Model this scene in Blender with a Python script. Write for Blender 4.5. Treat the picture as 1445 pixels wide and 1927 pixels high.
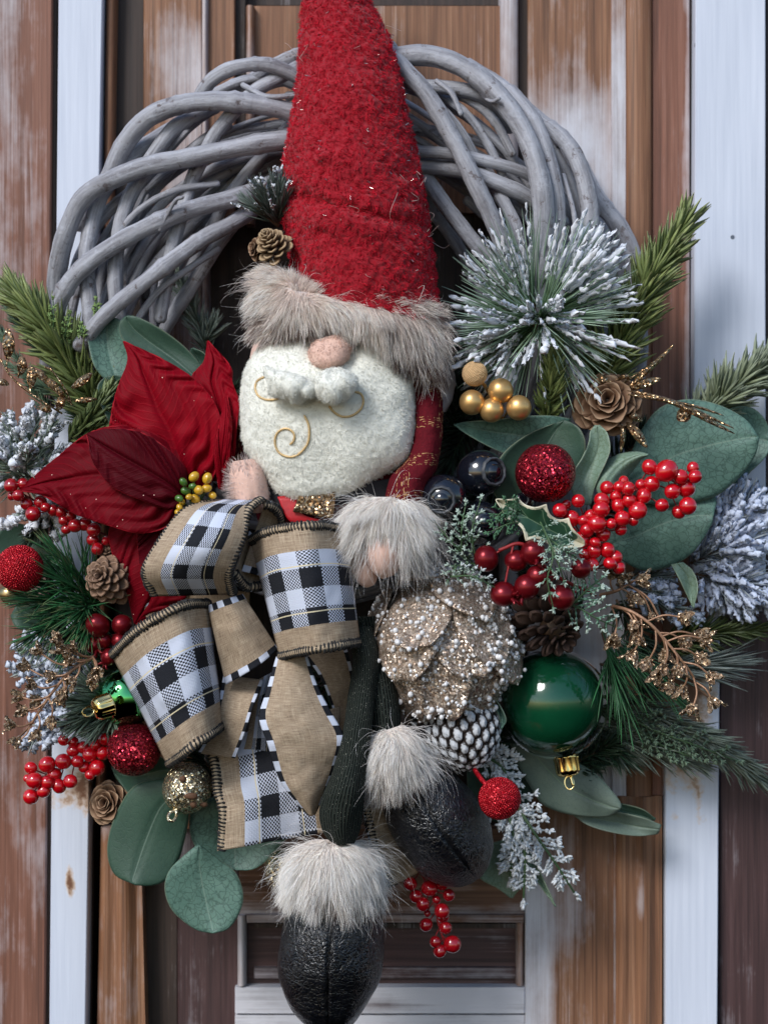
import bpy, math, random
import numpy as np
from mathutils import Vector, Matrix, Quaternion
from mathutils.bvhtree import BVHTree
PI = math.pi
sc = bpy.context.scene
for o in list(bpy.data.objects): bpy.data.objects.remove(o)
COL = sc.collection

# ------------------------------------------------------------------ camera, sky, sun, exposure
CAMD = 1.46                                   # camera stands 1.46 m in front of the door face
cam_d = bpy.data.cameras.new('camera'); cam = bpy.data.objects.new('camera', cam_d); COL.objects.link(cam)
cam.location = (0, -CAMD, 0); cam.rotation_euler = (PI/2, 0, 0)
cam_d.sensor_fit = 'HORIZONTAL'; cam_d.sensor_width = 36; cam_d.lens = 36*1.4/0.578
cam_d.clip_start = 0.01; cam_d.clip_end = 200
cam_d.dof.use_dof = True; cam_d.dof.focus_distance = CAMD-0.15; cam_d.dof.aperture_fstop = 8
sc.camera = cam
SUN_DIR = Vector((-0.46, -0.66, 0.60)).normalized()      # towards the sun
elev = math.asin(SUN_DIR.z); azim = math.atan2(SUN_DIR.x, SUN_DIR.y)
w = bpy.data.worlds.new('World'); sc.world = w; w.use_nodes = True
nt = w.node_tree; bg = nt.nodes['Background']
sky = nt.nodes.new('ShaderNodeTexSky'); sky.sky_type = 'NISHITA'; sky.sun_disc = False
sky.sun_elevation = elev; sky.sun_rotation = azim
sky.air_density = 1.2; sky.dust_density = 1.0; sky.ozone_density = 3.0
nt.links.new(sky.outputs[0], bg.inputs[0]); bg.inputs[1].default_value = 0.088
sl = bpy.data.lights.new('sun', 'SUN'); so = bpy.data.objects.new('sun', sl); COL.objects.link(so)
sl.energy = 1.5; sl.angle = math.radians(20); sl.color = (1, 0.98, 0.96)
so.rotation_euler = (-SUN_DIR).to_track_quat('-Z', 'Y').to_euler()
sc.view_settings.view_transform = 'Standard'; sc.view_settings.look = 'None'
sc.view_settings.exposure = 0.86; sc.view_settings.gamma = 1

# ------------------------------------------------------------------ helpers
PX = 0.0004
def S(d): return PX*(CAMD-d)/1.4
def P(px, py, d):
    px = np.asarray(px, float); py = np.asarray(py, float); d = np.asarray(d, float)
    px, py, d = np.broadcast_arrays(px, py, d)
    s = PX*(CAMD-d)/1.4
    return np.stack([(px-722.5)*s, -d, (963.5-py)*s], -1)
def P3(a): a = np.asarray(a, float); return P(a[..., 0], a[..., 1], a[..., 2])
def cr(pts, n):
    p = np.asarray(pts, float)
    if len(p) == 2: return p[0]+(p[1]-p[0])*np.linspace(0, 1, n)[:, None]
    q = np.vstack([2*p[0]-p[1], p, 2*p[-1]-p[-2]])
    ds = np.linalg.norm(np.diff(p[:, :2], axis=0), axis=1)+1e-9
    cum = np.concatenate([[0], np.cumsum(ds)]); t = np.linspace(0, cum[-1], n)
    k = np.clip(np.searchsorted(cum, t, 'right')-1, 0, len(p)-2)
    f = ((t-cum[k])/ds[k])[:, None]
    a, b, c, e = q[k], q[k+1], q[k+2], q[k+3]
    return 0.5*((2*b)+(-a+c)*f+(2*a-5*b+4*c-e)*f**2+(-a+3*b-3*c+e)*f**3)
def nrm(v): return v/(np.linalg.norm(v, axis=-1, keepdims=True)+1e-12)
def vnoise(p, scale, seed=0):
    q = np.asarray(p, float)*scale+seed*17.31; i = np.floor(q).astype(np.int64); f = q-i; f = f*f*(3-2*f)
    def h(a):
        n = (a[..., 0]*374761393+a[..., 1]*668265263+a[..., 2]*2147483647+seed*1274126177) & 0x7fffffff
        n = ((n ^ (n >> 13))*1274126177) & 0x7fffffff
        return ((n ^ (n >> 16)) & 0xffff)/32767.5-1
    r = 0
    for dx in (0, 1):
        for dy in (0, 1):
            for dz in (0, 1):
                wgt = (f[..., 0] if dx else 1-f[..., 0])*(f[..., 1] if dy else 1-f[..., 1])*(f[..., 2] if dz else 1-f[..., 2])
                r = r+wgt*h(i+np.array([dx, dy, dz]))
    return r
def fbm(p, scale, seed=0, o=3): return sum(vnoise(p, scale*2**k, seed+k)/2**k for k in range(o))/1.6

ORG = {}
def link(name, data, parent=None, loc=None):
    o = bpy.data.objects.new(name, data); COL.objects.link(o)
    if parent is not None: o.parent = parent
    return o
def thing(name, label, cat, loc, group=None, kind=None):
    o = bpy.data.objects.new(name, None); COL.objects.link(o); o.empty_display_size = 0.01
    o.location = tuple(loc); ORG[o.name] = np.array(loc, float)
    o['label'] = label; o['category'] = cat
    if group: o['group'] = group
    if kind: o['kind'] = kind
    return o
def meshdata(name, V, F, mat, uv=None, col=None, smooth=True, attrs=None):
    V = np.asarray(V, np.float32); me = bpy.data.meshes.new(name)
    if isinstance(F, np.ndarray): F = [F]
    nl = sum(f.size for f in F); npoly = sum(len(f) for f in F)
    me.vertices.add(len(V)); me.vertices.foreach_set('co', V.ravel())
    me.loops.add(nl); lv = np.concatenate([f.ravel() for f in F]).astype(np.int32); me.loops.foreach_set('vertex_index', lv)
    me.polygons.add(npoly)
    sizes = np.concatenate([np.full(len(f), f.shape[1]) for f in F]); st = np.concatenate([[0], np.cumsum(sizes)[:-1]]).astype(np.int32)
    me.polygons.foreach_set('loop_start', st)
    try: me.polygons.foreach_set('loop_total', sizes.astype(np.int32))
    except Exception: pass
    me.polygons.foreach_set('use_smooth', np.full(npoly, bool(smooth)))
    if uv is not None:
        l = me.uv_layers.new(name='UVMap'); l.data.foreach_set('uv', np.asarray(uv, np.float32)[lv].ravel())
    if col is not None:
        c = np.ones((len(V), 4), np.float32); c[:, :3] = col
        a = me.attributes.new('Col', 'FLOAT_COLOR', 'POINT'); a.data.foreach_set('color', c.ravel())
    for k, v in (attrs or {}).items():
        a = me.attributes.new(k, 'FLOAT', 'POINT'); a.data.foreach_set('value', np.asarray(v, np.float32).ravel())
    me.materials.append(mat); me.update(); me.validate()
    return me
def put(name, V, F, mat, parent=None, label=None, cat=None, group=None, kind=None, **k):
    """link world-space vertices as one mesh object, origin on the parent's (or its own middle)"""
    V = np.asarray(V, float)
    if parent is not None: org = ORG[parent.name]
    else: org = (V.min(0)+V.max(0))/2
    me = meshdata(name, V-org, F, mat, **k); o = link(name, me, parent); ORG[o.name] = org
    if parent is None: o.location = tuple(org)
    if label: o['label'] = label
    if cat: o['category'] = cat
    if group: o['group'] = group
    if kind: o['kind'] = kind
    return o
def inst(name, me, parent, M, label=None):
    """a copy of a shared mesh at world matrix M under a thing whose own matrix is a pure shift"""
    o = link(name, me, parent); org = ORG[parent.name]
    M = M.copy(); M.translation = M.translation-Vector(org); o.matrix_local = M
    ORG[o.name] = org
    if label: o['label'] = label
    return o
def quads(nu, nv, off=0, flip=False):
    i = np.arange(nu-1)[:, None]*nv+np.arange(nv-1)[None, :]
    q = np.stack([i, i+1, i+nv+1, i+nv], -1).reshape(-1, 4)+off
    return q[:, ::-1] if flip else q
def gnormals(V):
    du = np.gradient(V, axis=0); dv = np.gradient(V, axis=1); return nrm(np.cross(du, dv))
def thick_grid(V, th):
    nu, nv = V.shape[:2]; N = gnormals(V)
    A = V+N*th/2; B = V-N*th/2; n = nu*nv
    F = [quads(nu, nv, 0, True), quads(nu, nv, n)]
    b = np.concatenate([np.arange(nv), np.arange(1, nu)*nv+nv-1, (nu-1)*nv+np.arange(nv-2, -1, -1), np.arange(nu-2, 0, -1)*nv])
    c = np.roll(b, -1); F.append(np.stack([b, c, c+n, b+n], -1)[:, ::1])
    return np.concatenate([A.reshape(-1, 3), B.reshape(-1, 3)]), F
def blade(L, R, nu=30, nv=14, dep=None, d=None):
    """surface between two edge curves given in (px, py[, d])"""
    def fix(E): return [tuple(e) if len(e) == 3 else (e[0], e[1], d) for e in E]
    a = cr(fix(L), nu); b = cr(fix(R), nu); v = np.linspace(0, 1, nv)[None, :, None]
    G = a[:, None]*(1-v)+b[:, None]*v
    u = np.linspace(0, 1, nu)[:, None]*np.ones((1, nv)); vv = np.ones((nu, 1))*np.linspace(0, 1, nv)[None]
    if dep is not None: G[..., 2] += dep(u, vv)
    return P3(G), u, vv
def sheet(name, L, R, mat, parent=None, nu=30, nv=14, dep=None, d=None, th=0.0006, uvscale=None, noise=0.0, **k):
    V, u, v = blade(L, R, nu, nv, dep, d)
    if noise:
        V = V+np.array([0, -1, 0])*((vnoise(V, 45, 5)+.45*vnoise(V, 130, 6))*noise)[..., None]
    if uvscale:
        lu = np.concatenate([[0], np.cumsum(np.linalg.norm(np.diff(V[:, nv//2], axis=0), axis=1))])
        U = np.stack([np.broadcast_to(lu[:, None], u.shape), v*uvscale], -1)
    else: U = np.stack([u, v], -1)
    W, F = thick_grid(V, th); UV = np.concatenate([U.reshape(-1, 2)]*2)
    o = put(name, W, F, mat, parent, uv=UV, **k); return o, V
def loft(L, R, dc, hd, nu=60, nv=60, disp=None, groove=None, p=2.0):
    a = cr([(x, y, 0) for x, y in L], nu); b = cr([(x, y, 0) for x, y in R], nu)
    dcs = np.interp(np.linspace(0, 1, nu), np.linspace(0, 1, len(dc)), dc) if np.ndim(dc) else np.full(nu, dc)
    hds = cr([(i, h, 0) for i, h in enumerate(hd)], nu)[:, 1] if np.ndim(hd) else np.full(nu, hd)
    th = np.linspace(-PI/2, 1.5*PI, nv); c = np.cos(th); s = np.sin(th)
    cx = np.sign(c)*np.abs(c)**(2/p); sx = np.sign(s)*np.abs(s)**(2/p)
    m = (a+b)/2; h = (b-a)/2; G = m[:, None]+h[:, None]*cx[None, :, None]
    G[..., 2] = dcs[:, None]+np.maximum(hds, 0)[:, None]*sx[None]
    u = np.linspace(0, 1, nu)[:, None]*np.ones((1, nv)); tt = np.ones((nu, 1))*th[None]
    if groove is not None: G[..., 2] += groove(u, tt)
    V = P3(G)
    if disp is not None:
        N = gnormals(V); mid = V.mean(1, keepdims=True); sg = np.sign(((V-mid)*N).sum(-1, keepdims=True).mean()); N = N*sg
        V = V+N*disp(V)[..., None]; V[:, -1] = V[:, 0]
    return V
def putgrid(name, V, mat, parent, uv=None, **k):
    nu, nv = V.shape[:2]
    if uv is None:
        uu = np.linspace(0, 1, nu)[:, None]*np.ones((1, nv)); vv = np.ones((nu, 1))*np.linspace(0, 1, nv)[None]; uv = np.stack([uu, vv], -1)
    N = gnormals(V); mid = V.mean(1, keepdims=True); out = ((V-mid)*N).sum(-1).mean() > 0
    return put(name, V.reshape(-1, 3), quads(nu, nv, 0, not out), mat, parent, uv=uv.reshape(-1, 2), **k)
def sample(V, n, rng, front=0.35):
    nu, nv = V.shape[:2]; N = gnormals(V); mid = V.mean(1, keepdims=True)
    N = N*np.sign(((V-mid)*N).sum(-1).mean())
    A = np.linalg.norm(np.cross(V[1:, :-1]-V[:-1, :-1], V[:-1, 1:]-V[:-1, :-1]), axis=-1)
    A = A*(N[:-1, :-1, 1] < front)
    k = rng.choice(A.size, n, p=(A/A.sum()).ravel()); i, j = k//(nv-1), k % (nv-1)
    f, g = rng.rand(n, 1), rng.rand(n, 1)
    q = lambda X: X[i, j]*(1-f)*(1-g)+X[i+1, j]*f*(1-g)+X[i, j+1]*(1-f)*g+X[i+1, j+1]*f*g
    return q(V), nrm(q(N))
def tubes(C, R, M=3, closed_tip=True, seed=0):
    """many tubes at once: C (N,K,3) centre lines, R (N,K) radii -> V, F"""
    N, K = C.shape[:2]; rng = np.random.RandomState(seed)
    T = nrm(np.gradient(C, axis=1)); ref = rng.normal(size=(N, 1, 3)); 
    A = nrm(np.cross(T, np.broadcast_to(ref, T.shape))); B = np.cross(T, A)
    an = np.arange(M)*2*PI/M
    V = C[:, :, None]+R[:, :, None, None]*(A[:, :, None]*np.cos(an)[None, None, :, None]+B[:, :, None]*np.sin(an)[None, None, :, None])
    base = (np.arange(N)[:, None, None]*K+np.arange(K-1)[None, :, None])*M; m = np.arange(M)[None, None, :]; m2 = (m+1) % M
    F = np.stack(np.broadcast_arrays(base+m, base+m2, base+M+m2, base+M+m), -1).reshape(-1, 4)
    Fs = [F]
    if M > 3:
        e = (np.arange(N)*K*M)[:, None]; Fs.append((e+np.arange(M)[None, ::-1])); Fs.append(e+(K-1)*M+np.arange(M)[None])
    return V.reshape(-1, 3), Fs
def tube1(path, r, M=10, nrep=None):
    """one smooth tube in world space with UVs (length, turn)"""
    C = np.asarray(path, float); K = len(C); r = np.broadcast_to(r, (K,)).astype(float)
    T = nrm(np.gradient(C, axis=0)); a = np.cross(T[0], [0.3, 0.9, 0.2]); a /= np.linalg.norm(a); A = [a]
    for i in range(1, K):
        a = A[-1]-T[i]*np.dot(A[-1], T[i]); A.append(a/np.linalg.norm(a))
    A = np.array(A); B = np.cross(T, A); an = np.linspace(0, 2*PI, M+1)
    V = C[:, None]+r[:, None, None]*(A[:, None]*np.cos(an)[None, :, None]+B[:, None]*np.sin(an)[None, :, None])
    l = np.concatenate([[0], np.cumsum(np.linalg.norm(np.diff(C, axis=0), axis=1))])
    uv = np.stack(np.broadcast_arrays(l[:, None], np.linspace(0, 1, M+1)[None]), -1)
    return V, uv
def puttube(name, path, r, mat, parent, M=10, cap=True, **k):
    C = np.asarray(path, float); r = np.broadcast_to(r, (len(C),)).astype(float)
    if cap:
        e = nrm(C[-1]-C[-2]); s = nrm(C[0]-C[1])
        C = np.vstack([C[0]+s*r[0]*.6, C[0]+s*r[0]*.5, C, C[-1]+e*r[-1]*.5, C[-1]+e*r[-1]*.6]); r = np.concatenate([[r[0]*.05, r[0]*.7], r, [r[-1]*.7, r[-1]*.05]])
    V, uv = tube1(C, r, M)
    return put(name, V.reshape(-1, 3), quads(V.shape[0], M+1), mat, parent, uv=uv.reshape(-1, 2), **k)

# ------------------------------------------------------------------ materials
class NT:
    def __init__(s, name):
        s.m = bpy.data.materials.new(name); s.m.use_nodes = True; s.t = s.m.node_tree; s.t.nodes.clear()
        s.out = s.t.nodes.new('ShaderNodeOutputMaterial')
    def n(s, ty, ins=None, **props):
        nd = s.t.nodes.new('ShaderNode'+ty)
        for k, v in props.items(): setattr(nd, k, v)
        for k, v in (ins or {}).items():
            if isinstance(v, bpy.types.NodeSocket): s.t.links.new(v, nd.inputs[k])
            else:
                try: nd.inputs[k].default_value = v
                except Exception: nd.inputs[k].default_value = (*v, 1)
        return nd
    def math(s, op, a, b=0.0, c=0.0, clamp=False):
        return s.n('Math', {0: a, 1: b, 2: c}, operation=op, use_clamp=clamp).outputs[0]
    def mix(s, f, a, b, bt='MIX'):
        nd = s.t.nodes.new('ShaderNodeMix'); nd.data_type = 'RGBA'; nd.blend_type = bt
        for i, v in ((0, f), (6, a), (7, b)):
            if isinstance(v, bpy.types.NodeSocket): s.t.links.new(v, nd.inputs[i])
            else: nd.inputs[i].default_value = v if i == 0 else (*v, 1)
        return nd.outputs[2]
    def ramp(s, f, stops, interp='LINEAR'):
        nd = s.t.nodes.new('ShaderNodeValToRGB'); cr_ = nd.color_ramp; cr_.interpolation = interp
        while len(cr_.elements) < len(stops): cr_.elements.new(0.5)
        for e, (p, c) in zip(cr_.elements, stops):
            e.position = p; e.color = (*c, 1) if len(np.shape(c)) else (c, c, c, 1)
        s.t.links.new(f, nd.inputs[0]); return nd.outputs[0]
    def obj(s, scale=(1, 1, 1), rnd=0.0):
        c = s.n('NewGeometry').outputs['Position']
        mp = s.n('Mapping', {'Vector': c, 'Scale': scale})
        if rnd:
            r = s.n('ObjectInfo').outputs['Random']; q = s.math('MULTIPLY', r, rnd)
            v = s.n('CombineXYZ', {0: q, 1: q, 2: q}).outputs[0]; s.t.links.new(v, mp.inputs['Location'])
        return mp.outputs[0]
    def noise(s, vec, scale, detail=3, rough=0.55, dist=0.0):
        return s.n('TexNoise', {'Vector': vec, 'Scale': scale, 'Detail': detail, 'Roughness': rough, 'Distortion': dist}).outputs['Fac']
    def bump(s, h, strength, dist, normal=None):
        i = {'Height': h, 'Strength': strength, 'Distance': dist}
        if normal is not None: i['Normal'] = normal
        return s.n('Bump', i).outputs[0]
    def done(s, **ins):
        b = s.n('BsdfPrincipled', {k.replace('_', ' '): v for k, v in ins.items()})
        s.t.links.new(b.outputs[0], s.out.inputs[0]); return s.m
def vcolmat(name, rough=0.6, sheen=0.0, bumpy=0.0, spec=0.4, metal=0.0, sub=0.0):
    t = NT(name); c = t.n('Attribute', attribute_name='Col').outputs['Color']
    k = {'Base_Color': c, 'Roughness': rough, 'Specular_IOR_Level': spec, 'Metallic': metal}
    if sheen: k['Sheen_Weight'] = sheen
    if bumpy: k['Normal'] = t.bump(t.noise(t.obj(), 900, 2), bumpy, 0.0005)
    return t.done(**k)
M = {}
M['fur'] = vcolmat('long fur', 0.75, 0.0, spec=0.2)
M['needle'] = vcolmat('pine needle', 0.45, spec=0.5)
M['needle_rough'] = vcolmat('dusty needle', 0.7, spec=0.3)
M['seed'] = vcolmat('cone scale', 0.75, bumpy=0.5, spec=0.25)
def wood(name, dark, mid, light, wash=(0.58, 0.58, 0.63), rough=0.6, hz=False):
    q = (lambda a: a[::-1]) if hz else (lambda a: a)
    t = NT(name); g = t.obj(q((170, 40, 5)), 9.0); f = t.obj(q((900, 90, 14)), 5.0); big = t.obj(q((30, 10, 6)), 4.0); blot = t.noise(t.obj(q((24, 10, 12)), 7.0), 1.0, 5, 0.65)
    n1 = t.noise(g, 1.0, 5, 0.65, 0.6); n2 = t.noise(f, 1.0, 2, 0.6); n3 = t.noise(big, 1.0, 3)
    c = t.ramp(n1, [(0.32, dark), (0.5, mid), (0.68, light)])
    c = t.mix(0.4, c, t.ramp(n2, [(0.3, tuple(x*0.55 for x in mid)), (0.7, tuple(min(1, x*1.5) for x in mid))]), 'MIX')
    c = t.mix(t.math('MULTIPLY', n3, 0.35), c, dark)
    ln = t.noise(t.obj(q((520, 60, 3)), 6.0), 1.0, 2, 0.5); c = t.mix(t.math('MULTIPLY', t.ramp(ln, [(0.58, 0), (0.66, 1)]), 0.55), c, dark)
    wa = t.n('Attribute', attribute_name='wash').outputs['Fac']
    wm = t.math('ADD', t.math('MULTIPLY', n1, 0.35), t.math('ADD', t.math('MULTIPLY', n2, 0.35), t.math('MULTIPLY', blot, 0.95)))
    wm = t.math('SUBTRACT', t.math('ADD', wa, wm), 0.97); wm = t.math('MULTIPLY', wm, 1.9, clamp=True)
    kn = t.n('TexVoronoi', {'Vector': t.obj(q((13, 4, 3.4)), 5.0), 'Scale': 1.0}).outputs; kg = t.math('GREATER_THAN', t.n('SeparateColor', {0: kn['Color']}).outputs[0], 0.6)
    c = t.mix(t.math('MULTIPLY', t.math('MULTIPLY', t.ramp(kn['Distance'], [(0.02, 1), (0.12, 0)]), kg), 0.8), c, tuple(x*0.6 for x in dark))
    c = t.mix(wm, c, wash)
    h = t.math('ADD', n1, t.math('MULTIPLY', n2, 0.5))
    return t.done(Base_Color=c, Roughness=rough, Normal=t.bump(h, 0.5, 0.0006))
M['wood'] = wood('weathered brown door wood', (0.060, 0.026, 0.014), (0.25, 0.115, 0.058), (0.42, 0.23, 0.13))
M['wood_red'] = wood('reddish stained plank', (0.07, 0.028, 0.018), (0.21, 0.085, 0.052), (0.35, 0.17, 0.12))
M['wood_dark_shade'] = wood('dark wood and recess shade', (0.010, 0.007, 0.006), (0.035, 0.020, 0.015), (0.07, 0.042, 0.032))  # dark tone also carries recess and wreath shade in its colour
M['wood_plum'] = wood('plum brown stained plank', (0.022, 0.010, 0.012), (0.06, 0.028, 0.028), (0.13, 0.07, 0.07))
M['wood_h'] = wood('horizontal brown rail wood', (0.045, 0.020, 0.012), (0.17, 0.080, 0.045), (0.32, 0.17, 0.10), hz=True)
M['plum_h'] = wood('horizontal plum brown wood', (0.022, 0.010, 0.012), (0.07, 0.034, 0.034), (0.15, 0.085, 0.08), hz=True)
def paint():
    t = NT('worn white paint'); o = t.obj((1, 1, 1), 3.0)
    n = t.noise(t.obj((300, 60, 9), 3.0), 1.0, 4, 0.6); p = t.noise(o, 26, 6, 0.7)
    c = t.ramp(n, [(0.3, (0.53, 0.58, 0.69)), (0.7, (0.62, 0.67, 0.78))])
    wa = t.n('Attribute', attribute_name='wash').outputs['Fac']
    k = t.math('MULTIPLY', t.math('SUBTRACT', t.math('ADD', p, wa), 0.78), 9.0, clamp=True)
    k2 = t.math('MULTIPLY', t.math('SUBTRACT', t.math('ADD', p, wa), 0.70), 8.0, clamp=True)
    c = t.mix(k2, c, (0.60, 0.45, 0.34)); c = t.mix(k, c, (0.16, 0.07, 0.035))
    v = t.n('TexVoronoi', {'Vector': o, 'Scale': 34.0}, feature='F1'); sp = t.math('LESS_THAN', v.outputs['Distance'], 0.06)
    gate = t.math('GREATER_THAN', t.n('SeparateColor', {0: v.outputs['Color']}).outputs[0], 0.55)
    c = t.mix(t.math('MULTIPLY', sp, gate), c, (0.10, 0.12, 0.16))
    return t.done(Base_Color=c, Roughness=0.55, Normal=t.bump(t.math('SUBTRACT', n, k2), 0.35, 0.0006))
M['paint'] = paint()
def willow():
    t = NT('grey washed willow bark'); uv = t.n('UVMap').outputs[0]
    a = t.n('Mapping', {'Vector': uv, 'Scale': (22, 9, 1)}); 
    r = t.math('MULTIPLY', t.n('ObjectInfo').outputs['Random'], 37.0); t.t.links.new(t.n('CombineXYZ', {0: r, 2: r}).outputs[0], a.inputs['Location'])
    n = t.noise(a.outputs[0], 1.0, 5, 0.65, 0.3)
    b = t.n('Mapping', {'Vector': uv, 'Scale': (420, 26, 1)}).outputs[0]; n2 = t.noise(b, 1.0, 3, 0.6)
    o = t.noise(t.obj(), 85, 6, 0.75)
    c = t.ramp(n, [(0.30, (0.10, 0.09, 0.10)), (0.45, (0.25, 0.25, 0.275)), (0.66, (0.46, 0.47, 0.52))])
    c = t.mix(t.math('MULTIPLY', n2, 0.55), c, (0.30, 0.31, 0.35))
    pk = t.ramp(o, [(0.56, 0), (0.62, 1)]); c = t.mix(t.math('MULTIPLY', pk, 0.35), c, (0.50, 0.52, 0.59))
    dk = t.ramp(o, [(0.34, 1), (0.41, 0)]); c = t.mix(t.math('MULTIPLY', dk, 0.85), c, (0.085, 0.06, 0.055))
    h = t.math('ADD', n, t.math('MULTIPLY', o, 1.6))
    return t.done(Base_Color=c, Roughness=0.62, Specular_IOR_Level=0.35, Normal=t.bump(h, 0.75, 0.0012))
M['willow'] = willow()
def cloth(name, c1, c2, scale=600, rough=0.9, bump=0.6, sheen=0.3, big=60, dist=0.001):
    t = NT(name); o = t.obj(); n = t.noise(o, scale, 4, 0.6); m = t.noise(o, big, 3, 0.55)
    c = t.mix(t.math('ADD', t.math('MULTIPLY', n, 0.5), t.math('MULTIPLY', m, 0.5)), c1, c2)
    return t.done(Base_Color=c, Roughness=rough, Specular_IOR_Level=0.2, Sheen_Weight=sheen, Sheen_Roughness=0.6, Normal=t.bump(n, bump, dist))
M['fleece'] = cloth('red boucle fleece', (0.14, 0.001, 0.005), (0.42, 0.006, 0.020), 420, sheen=0.15, dist=0.0015)
M['beard'] = cloth('cream felted fleece', (0.74, 0.74, 0.67), (0.84, 0.84, 0.77), 350, sheen=0.2, bump=0.3, big=110)
M['skin'] = cloth('flesh pink felt', (0.58, 0.36, 0.29), (0.74, 0.51, 0.42), 800, sheen=0.2, bump=0.3)
M['underfur'] = cloth('backing under the fur', (0.20, 0.14, 0.12), (0.34, 0.26, 0.23), 300)
M['underfur_pale'] = cloth('pale backing under the fur', (0.55, 0.48, 0.45), (0.70, 0.63, 0.60), 300)
def velvet(name, c1, c2):
    t = NT(name); o = t.obj(); n = t.noise(o, 25, 3); f = t.noise(o, 900, 3); c = t.mix(n, c1, c2); s = t.n('SeparateXYZ', {0: t.n('UVMap').outputs[0]}); vv = t.math('ABSOLUTE', t.math('SUBTRACT', s.outputs[1], 0.5))
    dz = t.math('MULTIPLY', t.noise(o, 60, 3), 1.3)
    sv = t.math('ABSOLUTE', t.math('SUBTRACT', t.math('FRACT', t.math('ADD', dz, t.math('SUBTRACT', t.math('MULTIPLY', s.outputs[0], 22.0), t.math('MULTIPLY', vv, 9.0)))), 0.5)); sv = t.ramp(sv, [(0.0, 1), (0.16, 0)])
    c = t.mix(t.math('MULTIPLY', sv, 0.18), c, tuple(x*1.7 for x in c2)); ee = t.ramp(vv, [(0.485, 0), (0.5, 1)]); c = t.mix(t.math('MULTIPLY', ee, 0.5), c, (0.42, 0.02, 0.03))
    v = t.n('TexVoronoi', {'Vector': o, 'Scale': 260.0}); sp = t.math('LESS_THAN', v.outputs['Distance'], 0.10)
    g = t.math('GREATER_THAN', t.n('SeparateColor', {0: v.outputs['Color']}).outputs[0], 0.93)
    c = t.mix(t.math('MULTIPLY', sp, g), c, (0.85, 0.55, 0.45))
    return t.done(Base_Color=c, Roughness=0.6, Specular_IOR_Level=0.08, Sheen_Weight=0.05, Sheen_Roughness=0.35, Sheen_Tint=(0.9, 0.15, 0.18, 1), Normal=t.bump(t.math('ADD', f, t.math('MULTIPLY', sv, 0.8)), 0.35, 0.0006))
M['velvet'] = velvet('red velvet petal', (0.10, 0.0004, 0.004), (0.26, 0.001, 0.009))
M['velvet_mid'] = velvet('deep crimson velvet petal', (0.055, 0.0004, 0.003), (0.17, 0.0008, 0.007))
M['velvet_dark'] = velvet('maroon velvet petal', (0.035, 0.0006, 0.003), (0.085, 0.001, 0.006))
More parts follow.
